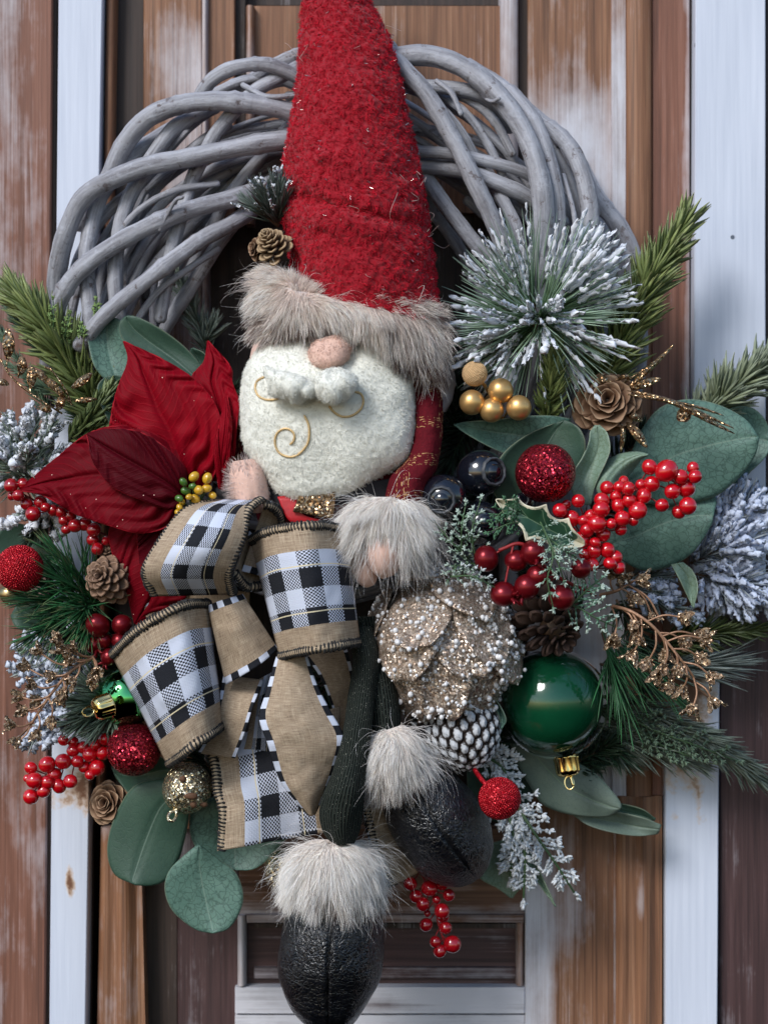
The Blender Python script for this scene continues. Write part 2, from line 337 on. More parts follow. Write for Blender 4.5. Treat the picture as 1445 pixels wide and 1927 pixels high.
def ribbon(name, front, band=(0.215, 0.785)):
    """woven ribbon: UV in metres (x along, y across, 0..0.1)"""
    t = NT(name); uv = t.n('UVMap').outputs[0]; s = t.n('SeparateXYZ', {0: uv}); U, V = s.outputs[0], s.outputs[1]
    f = t.math('MULTIPLY', V, 10.0)
    inb = t.math('MULTIPLY', t.math('GREATER_THAN', f, band[0]), t.math('LESS_THAN', f, band[1]))
    if not front: inb = t.math('SUBTRACT', 1.0, inb)
    def weave(p, q):
        a = t.math('DIVIDE', U, p); b = t.math('DIVIDE', V, q)
        par = t.math('FLOORED_MODULO', t.math('ADD', t.math('FLOOR', a), t.math('FLOOR', b)), 2.0)
        fa = t.math('ABSOLUTE', t.math('SUBTRACT', t.math('FRACT', a), 0.5)); fb = t.math('ABSOLUTE', t.math('SUBTRACT', t.math('FRACT', b), 0.5))
        return par, fa, fb
    par, fa, fb = weave(0.00150, 0.00130)
    ck = 0.0162 if front else 0.0075
    ru = t.math('FLOORED_MODULO', t.math('FLOOR', t.math('DIVIDE', U, ck)), 2.0)
    rv = ru if not front else t.math('FLOORED_MODULO', t.math('FLOOR', t.math('DIVIDE', t.math('ADD', V, 0.0108 if front else 0.004), 0.0152)), 2.0)
    over = t.mix(par, (0, 0, 0), (1, 1, 1)); k = t.math('ADD', t.math('MULTIPLY', par, ru), t.math('MULTIPLY', t.math('SUBTRACT', 1.0, par), rv))
    wob = t.noise(t.obj(), 1500, 2)
    gc = t.mix(k, (0.60, 0.65, 0.78), (0.010, 0.011, 0.015)); gc = t.mix(t.math('MULTIPLY', wob, 0.06), gc, (0.25, 0.27, 0.32))
    if front:
        for y in (band[0]+0.115, band[1]-0.10):
            ln = t.math('LESS_THAN', t.math('ABSOLUTE', t.math('SUBTRACT', f, y)), 0.0045); gc = t.mix(ln, gc, (0.72, 0.64, 0.45))
    p2, ga, gb = weave(0.00100, 0.00100)
    na = t.noise(t.n('Mapping', {'Vector': uv, 'Scale': (60, 1500, 1)}).outputs[0], 1.0, 3, 0.7)
    nb = t.noise(t.n('Mapping', {'Vector': uv, 'Scale': (1500, 60, 1)}).outputs[0], 1.0, 3, 0.7)
    nn = t.math('ADD', t.math('MULTIPLY', na, 0.5), t.math('MULTIPLY', nb, 0.5))
    bc = t.ramp(nn, [(0.36, (0.19, 0.13, 0.09)), (0.5, (0.42, 0.325, 0.23)), (0.64, (0.62, 0.51, 0.38))])
    edge = t.math('MULTIPLY', t.math('MAXIMUM', ga, gb), 2.0); bc = t.mix(t.math('MULTIPLY', t.math('POWER', edge, 3.0), 0.35), bc, (0.12, 0.08, 0.055))
    c = t.mix(inb, bc, gc)
    hg = t.math('ADD', t.math('MULTIPLY', par, t.math('SUBTRACT', 0.5, fb)), t.math('MULTIPLY', t.math('SUBTRACT', 1.0, par), t.math('SUBTRACT', 0.5, fa)))
    hb = t.math('ADD', t.math('MULTIPLY', p2, t.math('SUBTRACT', 0.5, gb)), t.math('MULTIPLY', t.math('SUBTRACT', 1.0, p2), t.math('SUBTRACT', 0.5, ga)))
    h = t.math('ADD', t.math('MULTIPLY', inb, hg), t.math('MULTIPLY', t.math('SUBTRACT', 1.0, inb), hb))
    return t.done(Base_Color=c, Roughness=0.85, Specular_IOR_Level=0.12, Normal=t.bump(h, 0.6, 0.0005))
M['ribbon'] = ribbon('burlap ribbon with woven buffalo check band', True)
M['ribbon_back'] = ribbon('burlap ribbon back with check borders', False, (0.09, 0.91))
M['thread'] = vcolmat('stitching thread', 0.7, spec=0.3)
def glitter(name, c1, c2, scale=1300, jit=1.3, rough=0.28, metal=0.9, dens=0.5, bumpn=0.4):
    t = NT(name); o = t.obj(); v = t.n('TexVoronoi', {'Vector': o, 'Scale': float(scale)}); cc = v.outputs['Color']
    j = t.n('VectorMath', {0: cc, 1: (0.5, 0.5, 0.5)}, operation='SUBTRACT').outputs[0]
    j = t.n('VectorMath', {0: j, 'Scale': jit}, operation='SCALE').outputs[0]
    g = t.n('NewGeometry').outputs['Normal']; bn = t.bump(t.noise(o, scale*0.3, 3), bumpn, 0.0012)
    nn = t.n('VectorMath', {0: t.n('VectorMath', {0: bn, 1: j}, operation='ADD').outputs[0]}, operation='NORMALIZE').outputs[0]
    r = t.math('POWER', t.n('SeparateColor', {0: cc}).outputs[1], 2.2)
    c = t.mix(r, c1, c2)
    return t.done(Base_Color=c, Roughness=rough, Metallic=metal, Normal=nn)
M['glit_red'] = glitter('red glitter', (0.10, 0.001, 0.004), (0.95, 0.05, 0.10), 900, 1.3, 0.25, metal=0.75)
M['bead_red'] = glitter('red sugar beads', (0.30, 0.002, 0.008), (0.75, 0.02, 0.04), 900, 0.9, 0.25, 0.5)
M['glit_champ'] = glitter('champagne glitter', (0.24, 0.17, 0.125), (0.90, 0.78, 0.66), 760, 1.1, 0.3, metal=0.5)
M['glit_gold'] = glitter('gold glitter', (0.28, 0.16, 0.08), (0.95, 0.75, 0.48), 750, 1.4, 0.25)
M['glit_pale'] = glitter('pale gold glitter', (0.42, 0.34, 0.20), (1.0, 0.94, 0.76), 760, 1.2, 0.25, bumpn=0.8)
def metal(name, col, rough, bump=0.0, scale=200, metal_=1.0):
    t = NT(name); o = t.obj(); n = t.noise(o, scale, 4); k = {}
    if bump: k['Normal'] = t.bump(n, bump, 0.001)
    c = t.mix(t.math('MULTIPLY', n, 0.5), col, tuple(x*0.55 for x in col))
    return t.done(Base_Color=c, Roughness=rough, Metallic=metal_, **k)
M['gold'] = metal('satin gold', (0.80, 0.50, 0.20), 0.36, metal_=0.75)
M['gold_old'] = metal('dull antique gold', (0.50, 0.38, 0.20), 0.32)
M['chrome_gold'] = metal('polished gold cap', (0.95, 0.72, 0.30), 0.08, 0.15, 120)
M['bronze'] = glitter('crumpled copper gold foil', (0.16, 0.095, 0.055), (0.95, 0.76, 0.54), 620, 1.1, 0.25, 0.6)
M['bronze_dark'] = metal('copper gold wire', (0.36, 0.20, 0.12), 0.45, 0.5, 400, .3)
M['burgundy'] = metal('pearly burgundy paint', (0.20, 0.007, 0.013), 0.28, 0.1, 60, 0.55)
def gloss(name, col, rough=0.16, coat=1.0, col2=None, bump=0.0, trans=0.0):
    t = NT(name); o = t.obj(); n = t.noise(o, 70, 4); k = {}
    c = t.mix(n, col, col2 or tuple(x*0.7 for x in col))
    if bump: k['Normal'] = t.bump(t.noise(o, 300, 4), bump, 0.0008)
    return t.done(Base_Color=c, Roughness=rough, Coat_Weight=coat, Coat_Roughness=0.06, **k)
M['berry'] = gloss('glossy red berry', (0.58, 0.003, 0.010), 0.2, bump=0.12)
M['berry_dark'] = gloss('deep red glossy berry', (0.36, 0.004, 0.010), 0.2, bump=0.12)
M['blueberry'] = gloss('glossy blue black berry', (0.004, 0.005, 0.008), 0.15, col2=(0.008, 0.010, 0.018), bump=0.15)
M['greenball'] = gloss('deep green lacquer', (0.004, 0.045, 0.020), 0.10, 0.6, (0.006, 0.075, 0.034))
M['yellow'] = gloss('yellow bud', (0.62, 0.36, 0.02), 0.3, 0.3); M['greenbud'] = gloss('green bud', (0.06, 0.16, 0.02), 0.3, 0.3)
def chrome_green():
    t = NT('green mirror glass'); return t.done(Base_Color=(0.10, 0.42, 0.16, 1), Metallic=1.0, Roughness=0.05, Normal=t.bump(t.noise(t.obj(), 45, 2), 0.08, 0.002))
M['chrome_green'] = chrome_green()
def clear():
    t = NT('clear plastic shell'); fr = t.n('LayerWeight', {'Blend': 0.04}).outputs['Fresnel']
    tr = t.n('BsdfTransparent', {'Color': (0.93, 0.97, 0.95)}).outputs[0]
    sm = t.noise(t.obj(), 90, 5, 0.7); gl = t.n('BsdfGlossy', {'Color': (1, 1, 1), 'Roughness': 0.03}).outputs[0]
    f = t.math('ADD', fr, t.math('MULTIPLY', t.ramp(sm, [(0.6, 0), (0.72, 1)]), 0.03))
    m = t.n('MixShader', {0: f, 1: tr, 2: gl}).outputs[0]; t.t.links.new(m, t.out.inputs[0]); return t.m
M['clear'] = clear()
def leafmat(name, c1, c2, vein, vs=215, rough=0.5, vamt=0.6, mid=(0.20, 0.27, 0.22), holes=False):
    t = NT(name); uv = t.n('UVMap').outputs[0]; o = t.obj((1, 0.15, 1)); n = t.noise(o, 38, 5, 0.65); f = t.noise(o, 700, 3)
    c = t.mix(t.ramp(n, [(0.3, 0), (0.7, 1)]), c1, c2)
    wv = t.n('TexNoise', {'Vector': o, 'Scale': 120.0, 'Detail': 4.0}).outputs['Color']
    ov = t.n('VectorMath', {0: o, 1: t.n('VectorMath', {0: wv, 'Scale': 0.010}, operation='SCALE').outputs[0]}, operation='ADD').outputs[0]
    v = t.n('TexVoronoi', {'Vector': ov, 'Scale': float(vs)}, feature='DISTANCE_TO_EDGE').outputs['Distance']
    e = t.ramp(v, [(0.0, 1), (0.09, 0)])
    s = t.n('SeparateXYZ', {0: uv}); vv = t.math('ABSOLUTE', t.math('SUBTRACT', s.outputs[1], 0.5))
    sv = t.math('ABSOLUTE', t.math('SUBTRACT', t.math('FRACT', t.math('SUBTRACT', t.math('MULTIPLY', s.outputs[0], 6.0), t.math('MULTIPLY', vv, 4.5))), 0.5))
    sv = t.ramp(sv, [(0.0, 1), (0.05, 0)])
    c = t.mix(t.math('MULTIPLY', t.math('MAXIMUM', e, t.math('MULTIPLY', sv, 0.8)), min(1.0, vamt*1.35)), c, vein)
    mr = t.ramp(vv, [(0.0, 1), (0.014, 0)]); c = t.mix(t.math('MULTIPLY', mr, 0.6), c, mid)
    ed = t.ramp(t.math('MINIMUM', t.math('SUBTRACT', 0.5, vv), 1.0), [(0.0, 1), (0.02, 0)]); c = t.mix(t.math('MULTIPLY', ed, 0.35), c, (0.30, 0.30, 0.20))
    c = t.mix(t.math('MULTIPLY', f, 0.25), c, tuple(x*1.6 for x in c2))
    h = t.math('SUBTRACT', f, t.math('MULTIPLY', e, 1.0))
    return t.done(Base_Color=c, Roughness=rough, Specular_IOR_Level=0.35, Normal=t.bump(h, 0.2, 0.0004))
M['euc'] = leafmat('blue green eucalyptus leaf', (0.045, 0.105, 0.082), (0.115, 0.205, 0.165), (0.012, 0.035, 0.028))
M['euc_dark'] = leafmat('dark green eucalyptus leaf', (0.022, 0.055, 0.038), (0.040, 0.082, 0.056), (0.016, 0.035, 0.026), vamt=0.2)
M['euc_light'] = leafmat('pale grey green leaf', (0.12, 0.19, 0.14), (0.20, 0.28, 0.22), (0.08, 0.13, 0.07), 260, vamt=0.7)
M['sage'] = leafmat('sage green leaf', (0.095, 0.135, 0.11), (0.14, 0.185, 0.15), (0.06, 0.09, 0.07), 300, vamt=0.25, mid=(0.22, 0.34, 0.2))
def holly():
    t = NT('variegated holly leaf'); s = t.n('SeparateXYZ', {0: t.n('UVMap').outputs[0]}); vv = t.math('ABSOLUTE', t.math('SUBTRACT', s.outputs[1], 0.5))
    ue = t.math('ABSOLUTE', t.math('SUBTRACT', s.outputs[0], 0.5)); m = t.math('MAXIMUM', vv, ue)
    m = t.math('ADD', m, t.math('MULTIPLY', t.math('SUBTRACT', t.noise(t.obj(), 260, 3), 0.5), 0.22))
    c = t.mix(t.ramp(m, [(0.385, 0), (0.40, 1)]), (0.016, 0.055, 0.028), (0.60, 0.56, 0.42))
    sv = t.math('ABSOLUTE', t.math('SUBTRACT', t.math('FRACT', t.math('SUBTRACT', t.math('MULTIPLY', s.outputs[0], 4.0), t.math('MULTIPLY', vv, 2.0))), 0.5))
    c = t.mix(t.math('MULTIPLY', t.math('MAXIMUM', t.ramp(sv, [(0.0, 1), (0.05, 0)]), t.ramp(vv, [(0.0, 1), (0.02, 0)])), 0.7), c, (0.18, 0.26, 0.16))
    return t.done(Base_Color=c, Roughness=0.4)
M['holly'] = holly()
def leather():
    t = NT('crackled black leather'); o = t.obj(); w_ = t.n('TexNoise', {'Vector': o, 'Scale': 120.0, 'Detail': 3.0}).outputs['Color']
    ov = t.n('VectorMath', {0: o, 1: t.n('VectorMath', {0: w_, 'Scale': 0.008}, operation='SCALE').outputs[0]}, operation='ADD').outputs[0]
    v = t.n('TexVoronoi', {'Vector': ov, 'Scale': 230.0}, feature='DISTANCE_TO_EDGE').outputs['Distance']
    v2 = t.n('TexVoronoi', {'Vector': ov, 'Scale': 520.0}, feature='DISTANCE_TO_EDGE').outputs['Distance']
    n = t.noise(o, 45, 4); h = t.math('ADD', t.ramp(v, [(0, 0), (0.16, 1)]), t.math('MULTIPLY', t.ramp(v2, [(0, 0), (0.2, 1)]), 0.5))
    h = t.math('ADD', h, t.math('MULTIPLY', t.noise(o, 90, 2), 1.2))
    c = t.mix(n, (0.002, 0.0025, 0.004), (0.006, 0.007, 0.011)); r = t.ramp(t.noise(o, 60, 5), [(0.35, 0.24), (0.65, 0.40)])
    return t.done(Base_Color=c, Roughness=r, Specular_IOR_Level=0.6, Coat_Weight=0.3, Coat_Roughness=0.12, Coat_Normal=t.bump(h, 0.55, 0.0009), Normal=t.bump(h, 0.55, 0.0009))
M['leather'] = leather()
def ribbed():
    t = NT('ribbed dark lurex fabric'); s = t.n('SeparateXYZ', {0: t.n('UVMap').outputs[0]})
    a = t.math('ADD', t.math('MULTIPLY', s.outputs[1], 38.0), t.math('MULTIPLY', t.noise(t.obj(), 30, 2), 1.2))
    r = t.math('ABSOLUTE', t.math('SUBTRACT', t.math('FRACT', a), 0.5)); rib = t.ramp(r, [(0.1, 0), (0.4, 1)])
    sp = t.noise(t.obj((1, 1, 1)), 1500, 2); g = t.math('MULTIPLY', t.ramp(sp, [(0.60, 0), (0.70, 1)]), t.math('LESS_THAN', r, 0.12))
    c = t.mix(rib, (0.004, 0.006, 0.005), (0.028, 0.036, 0.030)); c = t.mix(g, c, (0.42, 0.42, 0.36))
    return t.done(Base_Color=c, Roughness=0.8, Specular_IOR_Level=0.15, Normal=t.bump(t.math('ADD', rib, t.math('MULTIPLY', t.noise(t.obj(), 900, 3), 0.5)), 0.8, 0.0015))
M['ribbed'] = ribbed()
def knit():
    t = NT('dark red wool with gold threads'); o = t.obj(); n = t.noise(o, 500, 4)
    c = t.mix(n, (0.045, 0.003, 0.006), (0.15, 0.006, 0.014))
    s = t.n('SeparateXYZ', {0: t.obj((1, 1, 1))}); wv = t.math('MULTIPLY', t.noise(o, 200, 2), 0.004)
    g = None
    for ax in (0, 2):
        q = t.math('FRACT', t.math('DIVIDE', t.math('ADD', s.outputs[ax], wv), 0.026 if ax else 0.03)); q = t.math('ABSOLUTE', t.math('SUBTRACT', q, 0.5))
        band = t.math('LESS_THAN', q, 0.16); fine = t.math('GREATER_THAN', t.math('FRACT', t.math('DIVIDE', t.math('ADD', s.outputs[ax], wv), 0.0016)), 0.66)
        k = t.math('MULTIPLY', band, fine); g = k if g is None else t.math('MAXIMUM', g, k)
    gate = t.ramp(t.noise(o, 320, 2), [(0.5, 0), (0.58, 1)]); c = t.mix(t.math('MULTIPLY', t.math('MULTIPLY', g, gate), 0.8), c, (0.52, 0.32, 0.14))
    return t.done(Base_Color=c, Roughness=0.85, Specular_IOR_Level=0.15, Normal=t.bump(n, 0.7, 0.0012))
M['knit'] = knit()
def plain(name, c, rough=0.6, metal_=0.0, scale=400, bump=0.3):
    t = NT(name); n = t.noise(t.obj(), scale, 3); col = t.mix(n, tuple(x*0.7 for x in c), tuple(min(1, x*1.25) for x in c))
    return t.done(Base_Color=col, Roughness=rough, Metallic=metal_, Normal=t.bump(n, bump, 0.0005))
M['stem'] = plain('brown twig', (0.10, 0.06, 0.035)); M['greenstem'] = plain('green stem', (0.05, 0.10, 0.04)); M['redwire'] = plain('red wire stem', (0.25, 0.01, 0.012))
M['pearl'] = plain('white foam bead', (0.72, 0.72, 0.74), 0.45); M['snow'] = vcolmat('white flocking', 0.95, spec=0.15, bumpy=0.6)
M['belt'] = plain('black felt belt', (0.015, 0.015, 0.02), 0.8); M['red_satin'] = plain('bright red cloth', (0.45, 0.008, 0.015), 0.5)
M['goldthread'] = plain('gold embroidery thread', (0.66, 0.46, 0.22), 0.4, 0.3, 1500, 0.8); M['crown'] = plain('dusty berry crown', (0.05, 0.055, 0.065), 0.5)
M['yarn'] = plain('grey yarn', (0.35, 0.34, 0.36), 0.9, 0, 900, 0.8)

# ------------------------------------------------------------------ door, frame, wall planks
def plank(name, parent, xt, xb, y0, y1, d, mat, prof=None, wash=None, back=-0.03, ny=60, **k):
    """a board between columns xt=(x0,x1) at the picture's top and xb at its bottom, seen from y0 to y1"""
    n = 15 if prof else 9; s = np.linspace(0, 1, n)
    off = prof(s) if prof else np.where((s == 0) | (s == 1), -0.0012, 0.0)
    ys = np.linspace(y0, y1, ny); f = ys/1927.0
    x0 = xt[0]+(xb[0]-xt[0])*f; x1 = xt[1]+(xb[1]-xt[1])*f
    e = 2.0/np.maximum(x1-x0, 3)[:, None]; ss = np.broadcast_to(s, (ny, n)).copy()
    if not prof: ss[:, 1] = e[:, 0]; ss[:, -2] = 1-e[:, 0]
    X = x0[:, None]+(x1-x0)[:, None]*ss; D = d+np.broadcast_to(off, (ny, n))
    wob = vnoise(np.stack([X*0.02, np.broadcast_to(ys[:, None], X.shape)*0.004, X*0], -1), 1.0, int(x0[0]) % 90)*0.0008
    X = np.concatenate([X[:, :1], X, X[:, -1:]], 1); D = np.concatenate([np.full((ny, 1), back), D+wob, np.full((ny, 1), back)], 1)
    Y = np.broadcast_to(ys[:, None], X.shape)
    V = P(X, Y, d); V[..., 1] = -D
    m = V.shape[1]; F = [quads(ny, m, 0), np.arange(m)[None, :], ((ny-1)*m+np.arange(m)[::-1])[None, :]]
    wv = np.zeros(X.shape) if wash is None else np.broadcast_to(wash(X, Y), X.shape)
    return put(name, V.reshape(-1, 3), F, mat, parent, attrs={'wash': wv.reshape(-1)}, smooth=False, **k)
sm = lambda a, b, x: np.clip((x-a)/(b-a), 0, 1)**2*(3-2*np.clip((x-a)/(b-a), 0, 1))
half = lambda s: 0.006*np.sqrt(np.maximum(0, 1-(2*s-1)**2))-0.006
ogee = lambda s: 0.008*(np.sin(s*PI*0.9))**0.7-0.008+0.002*np.sin(s*PI*4)
wall = thing('plank_wall', 'reddish brown plank wall left of the white painted door post', 'wall', P(20, 1900, 0))
plank('plank', wall, (-260, 98), (-260, 84), -150, 2080, 0.012, M['wood_red'], wash=lambda X, Y: 0.12+0.25*sm(60, 0, X)*sm(700, 100, Y)+0.35*np.exp(-((X-38)/18)**2-((Y-140)/30)**2))
plank('plank', wall, (98, 106), (84, 95), -150, 2080, 0.006, M['wood_dark_shade'])
fr = thing('door_post', 'tall narrow white painted door post on the left, scuffed near its foot', 'door post', P(130, 1900, 0), 'white painted door posts')
plank('post_board', fr, (110, 193), (93, 161), -150, 2080, 0.024, M['paint'], wash=lambda X, Y: 0.42*np.exp(-((X-132)/10)**2-((Y-1655)/38)**2)+0.26*np.exp(-((Y-1480)/70)**2)+0.10*np.exp(-((X-(190-.018*Y))/4)**2)-0.02)
fr = thing('door_post', 'wide clean white painted board at the top right of the door', 'door post', P(1375, 900, 0), 'white painted door posts')
plank('post_board', fr, (1309, 1441), (1300, 1441), -150, 1085, 0.024, M['paint'], wash=lambda X, Y: X*0-0.1+0.16*np.exp(-((X-1311)/3)**2))
plank('back_strip', fr, (1441, 1700), (1441, 1700), -150, 1085, 0.016, M['wood_dark_shade'])
fr = thing('door_post', 'short white post at lower right with rust brown peeling patches', 'door post', P(1300, 1900, 0), 'white painted door posts')
plank('post_board', fr, (1250, 1362), (1252, 1350), 1085, 2080, 0.022, M['paint'], wash=lambda X, Y: 0.50*sm(1580, 1360, Y)*np.exp(-((X-1290)/50)**2)+0.14*sm(1460, 1260, Y)+0.26*np.exp(-((Y-1520)/50)**2-((X-1315)/16)**2)+0.32*np.exp(-((Y-1545)/30)**2-((X-1268)/10)**2)+0.08*np.exp(-((X-1256)/4)**2)-0.02)
wr = thing('plank_wall', 'dark plum brown plank wall right of the short peeling post', 'wall', P(1400, 1900, 0))
plank('plank', wr, (1361, 1700), (1353, 1700), 1085, 2080, 0.012, M['wood_plum'], wash=lambda X, Y: 0.05+0.32*np.exp(-((X-1383)/6)**2)*sm(1650, 1900, Y)+0.3*np.exp(-((X-1420)/3)**2)*(Y < 1600))
door = thing('wooden_door', 'old brown panelled wooden door with whitewashed worn patches behind the wreath', 'door', P(700, 1900, 0))
plank('groove_strip', door, (193, 200), (161, 172), -150, 2080, 0.004, M['wood_dark_shade'])
plank('moulding', door, (198, 217), (172, 186), -150, 1540, 0.016, M['wood'], half)
plank('moulding', door, (217, 222), (180, 272), 1560, 2080, 0.020, M['wood'], ogee, wash=lambda X, Y: 0.10+0.2*sm(1600, 1560, Y))
plank('groove_board', door, (216, 272), (216, 272), -150, 1560, 0.000, M['wood_dark_shade'])  # shadow inside this recess is painted in by the near-black wood
plank('groove_board', door, (262, 335), (270, 335), 1560, 2080, -0.004, M['wood_dark_shade'])
plank('stile', door, (270, 380), (270, 380), -150, 1560, 0.006, M['wood'], wash=lambda X, Y: 0.08+0.42*sm(285, 345, X)*sm(-20, 120, Y)*sm(900, 300, Y))
plank('moulding', door, (379, 391), (379, 391), -150, 1560, 0.014, M['wood'], half, wash=lambda X, Y: 0.35+0*X)
plank('rail_board', door, (390, 442), (390, 442), -150, 420, 0.008, M['wood'], wash=lambda X, Y: 0.05+0.08*sm(200, 420, Y)+0*X)
plank('groove_board', door, (441, 463), (441, 463), -150, 420, 0.000, M['wood_dark_shade'])
plank('moulding', door, (462, 478), (462, 478), 8, 420, 0.012, M['wood'], half, wash=lambda X, Y: 0.22+0*X)
plank('panel', door, (476, 944), (476, 944), 10, 400, 0.002, M['wood'], wash=lambda X, Y: 0.06+0*X)
plank('groove_board', door, (440, 960), (440, 960), -150, 9, -0.015, M['wood_dark_shade'])  # shade at the top of the recess, put into the board colour
plank('shaded_panel', door, (385, 1000), (385, 1000), 400, 1560, -0.010, M['wood_dark_shade'], wash=lambda X, Y: 0*X)  # wreath's shadow on the centre of the door, painted as darker wood
plank('moulding', door, (942, 976), (942, 976), -150, 1560, 0.012, M['wood'], half, wash=lambda X, Y: 0.42+0*X)
plank('groove_board', door, (975, 996), (975, 996), -150, 1560, 0.000, M['wood_dark_shade'])
plank('stile', door, (994, 1152), (994, 1152), -150, 1500, 0.010, M['wood'], wash=lambda X, Y: 0.10+0.46*sm(90, 260, Y))
plank('moulding', door, (1151, 1179), (1151, 1179), -150, 1500, 0.014, M['wood'], wash=lambda X, Y: 0.30+0.25*sm(0, 160, Y))
plank('moulding', door, (1178, 1228), (1178, 1228), -150, 1500, 0.018, M['wood'], half, wash=lambda X, Y: 0.03+0*X)
plank('stile', door, (1226, 1298), (1226, 1298), -150, 1500, 0.010, M['wood_red'], wash=lambda X, Y: 0.0+0.5*np.exp(-((X-1294)/4)**2))
plank('groove_strip', door, (1296, 1311), (1296, 1301), -150, 1085, 0.006, M['wood_dark_shade'])
# lower part of the door
plank('panel', door, (334, 452), (334, 452), 1560, 2080, 0.002, M['wood_plum'], wash=lambda X, Y: 0.06+0.18*sm(1750, 1650, Y))
plank('rail', door, (450, 988), (450, 988), 1560, 1722, 0.006, M['wood_h'], wash=lambda X, Y: 0.10+0.2*sm(1690, 1722, Y)+0.1*sm(520, 450, X))
plank('moulding', door, (446, 462), (446, 462), 1724, 1857, 0.012, M['wood'], half, wash=lambda X, Y: 0.42+0*X)
plank('moulding', door, (464, 986), (464, 986), 1723, 1737, 0.012, M['wood_h'], wash=lambda X, Y: 0.32+0*X)
plank('moulding', door, (478, 972), (478, 972), 1739, 1747, 0.004, M['wood_dark_shade'], wash=lambda X, Y: 0.10+0*X)
plank('sunken_panel', door, (464, 986), (464, 986), 1738, 1857, -0.002, M['plum_h'], wash=lambda X, Y: 0.05+0.12*np.exp(-((Y-1765)/4)**2))
plank('moulding', door, (478, 972), (478, 972), 1822, 1842, 0.003, M['plum_h'], wash=lambda X, Y: 0.2+0*X)
plank('moulding', door, (972, 986), (972, 986), 1738, 1857, 0.010, M['wood'], half, wash=lambda X, Y: 0.22+0*X)
plank('worn_rail', door, (442, 988), (442, 988), 1859, 1908, 0.010, M['plum_h'], wash=lambda X, Y: 0.72-0.55*np.exp(-((X-500)/40)**2-((Y-1880)/10)**2)-0.4*np.exp(-((X-740)/60)**2-((Y-1893)/8)**2)-0.35*np.exp(-((X-950)/60)**2-((Y-1897)/9)**2))
plank('worn_rail', door, (442, 988), (442, 988), 1911, 2080, 0.008, M['plum_h'], wash=lambda X, Y: 0.66+0*X)
plank('stile', door, (988, 1156), (988, 1156), 1500, 2080, 0.010, M['wood'], wash=lambda X, Y: 0.08+0.62*sm(1062, 1012, X)*sm(1560, 1700, Y)+0.1*np.exp(-((X-1080)/20)**2))
plank('moulding', door, (1155, 1160), (1155, 1160), 1500, 2080, 0.013, M['wood'], wash=lambda X, Y: 0.3+0*X)
plank('moulding', door, (1159, 1247), (1159, 1247), 1500, 2080, 0.020, M['wood'], ogee, wash=lambda X, Y: 0.04+0.35*np.exp(-((X-1205)/8)**2-((Y-1700)/40)**2))
plank('groove_strip', door, (1246, 1254), (1246, 1254), 1500, 2080, 0.002, M['wood_dark_shade'])
plank('backing', door, (-300, 1750), (-300, 1750), -160, 2090, -0.032, M['wood_dark_shade'], back=-0.06)

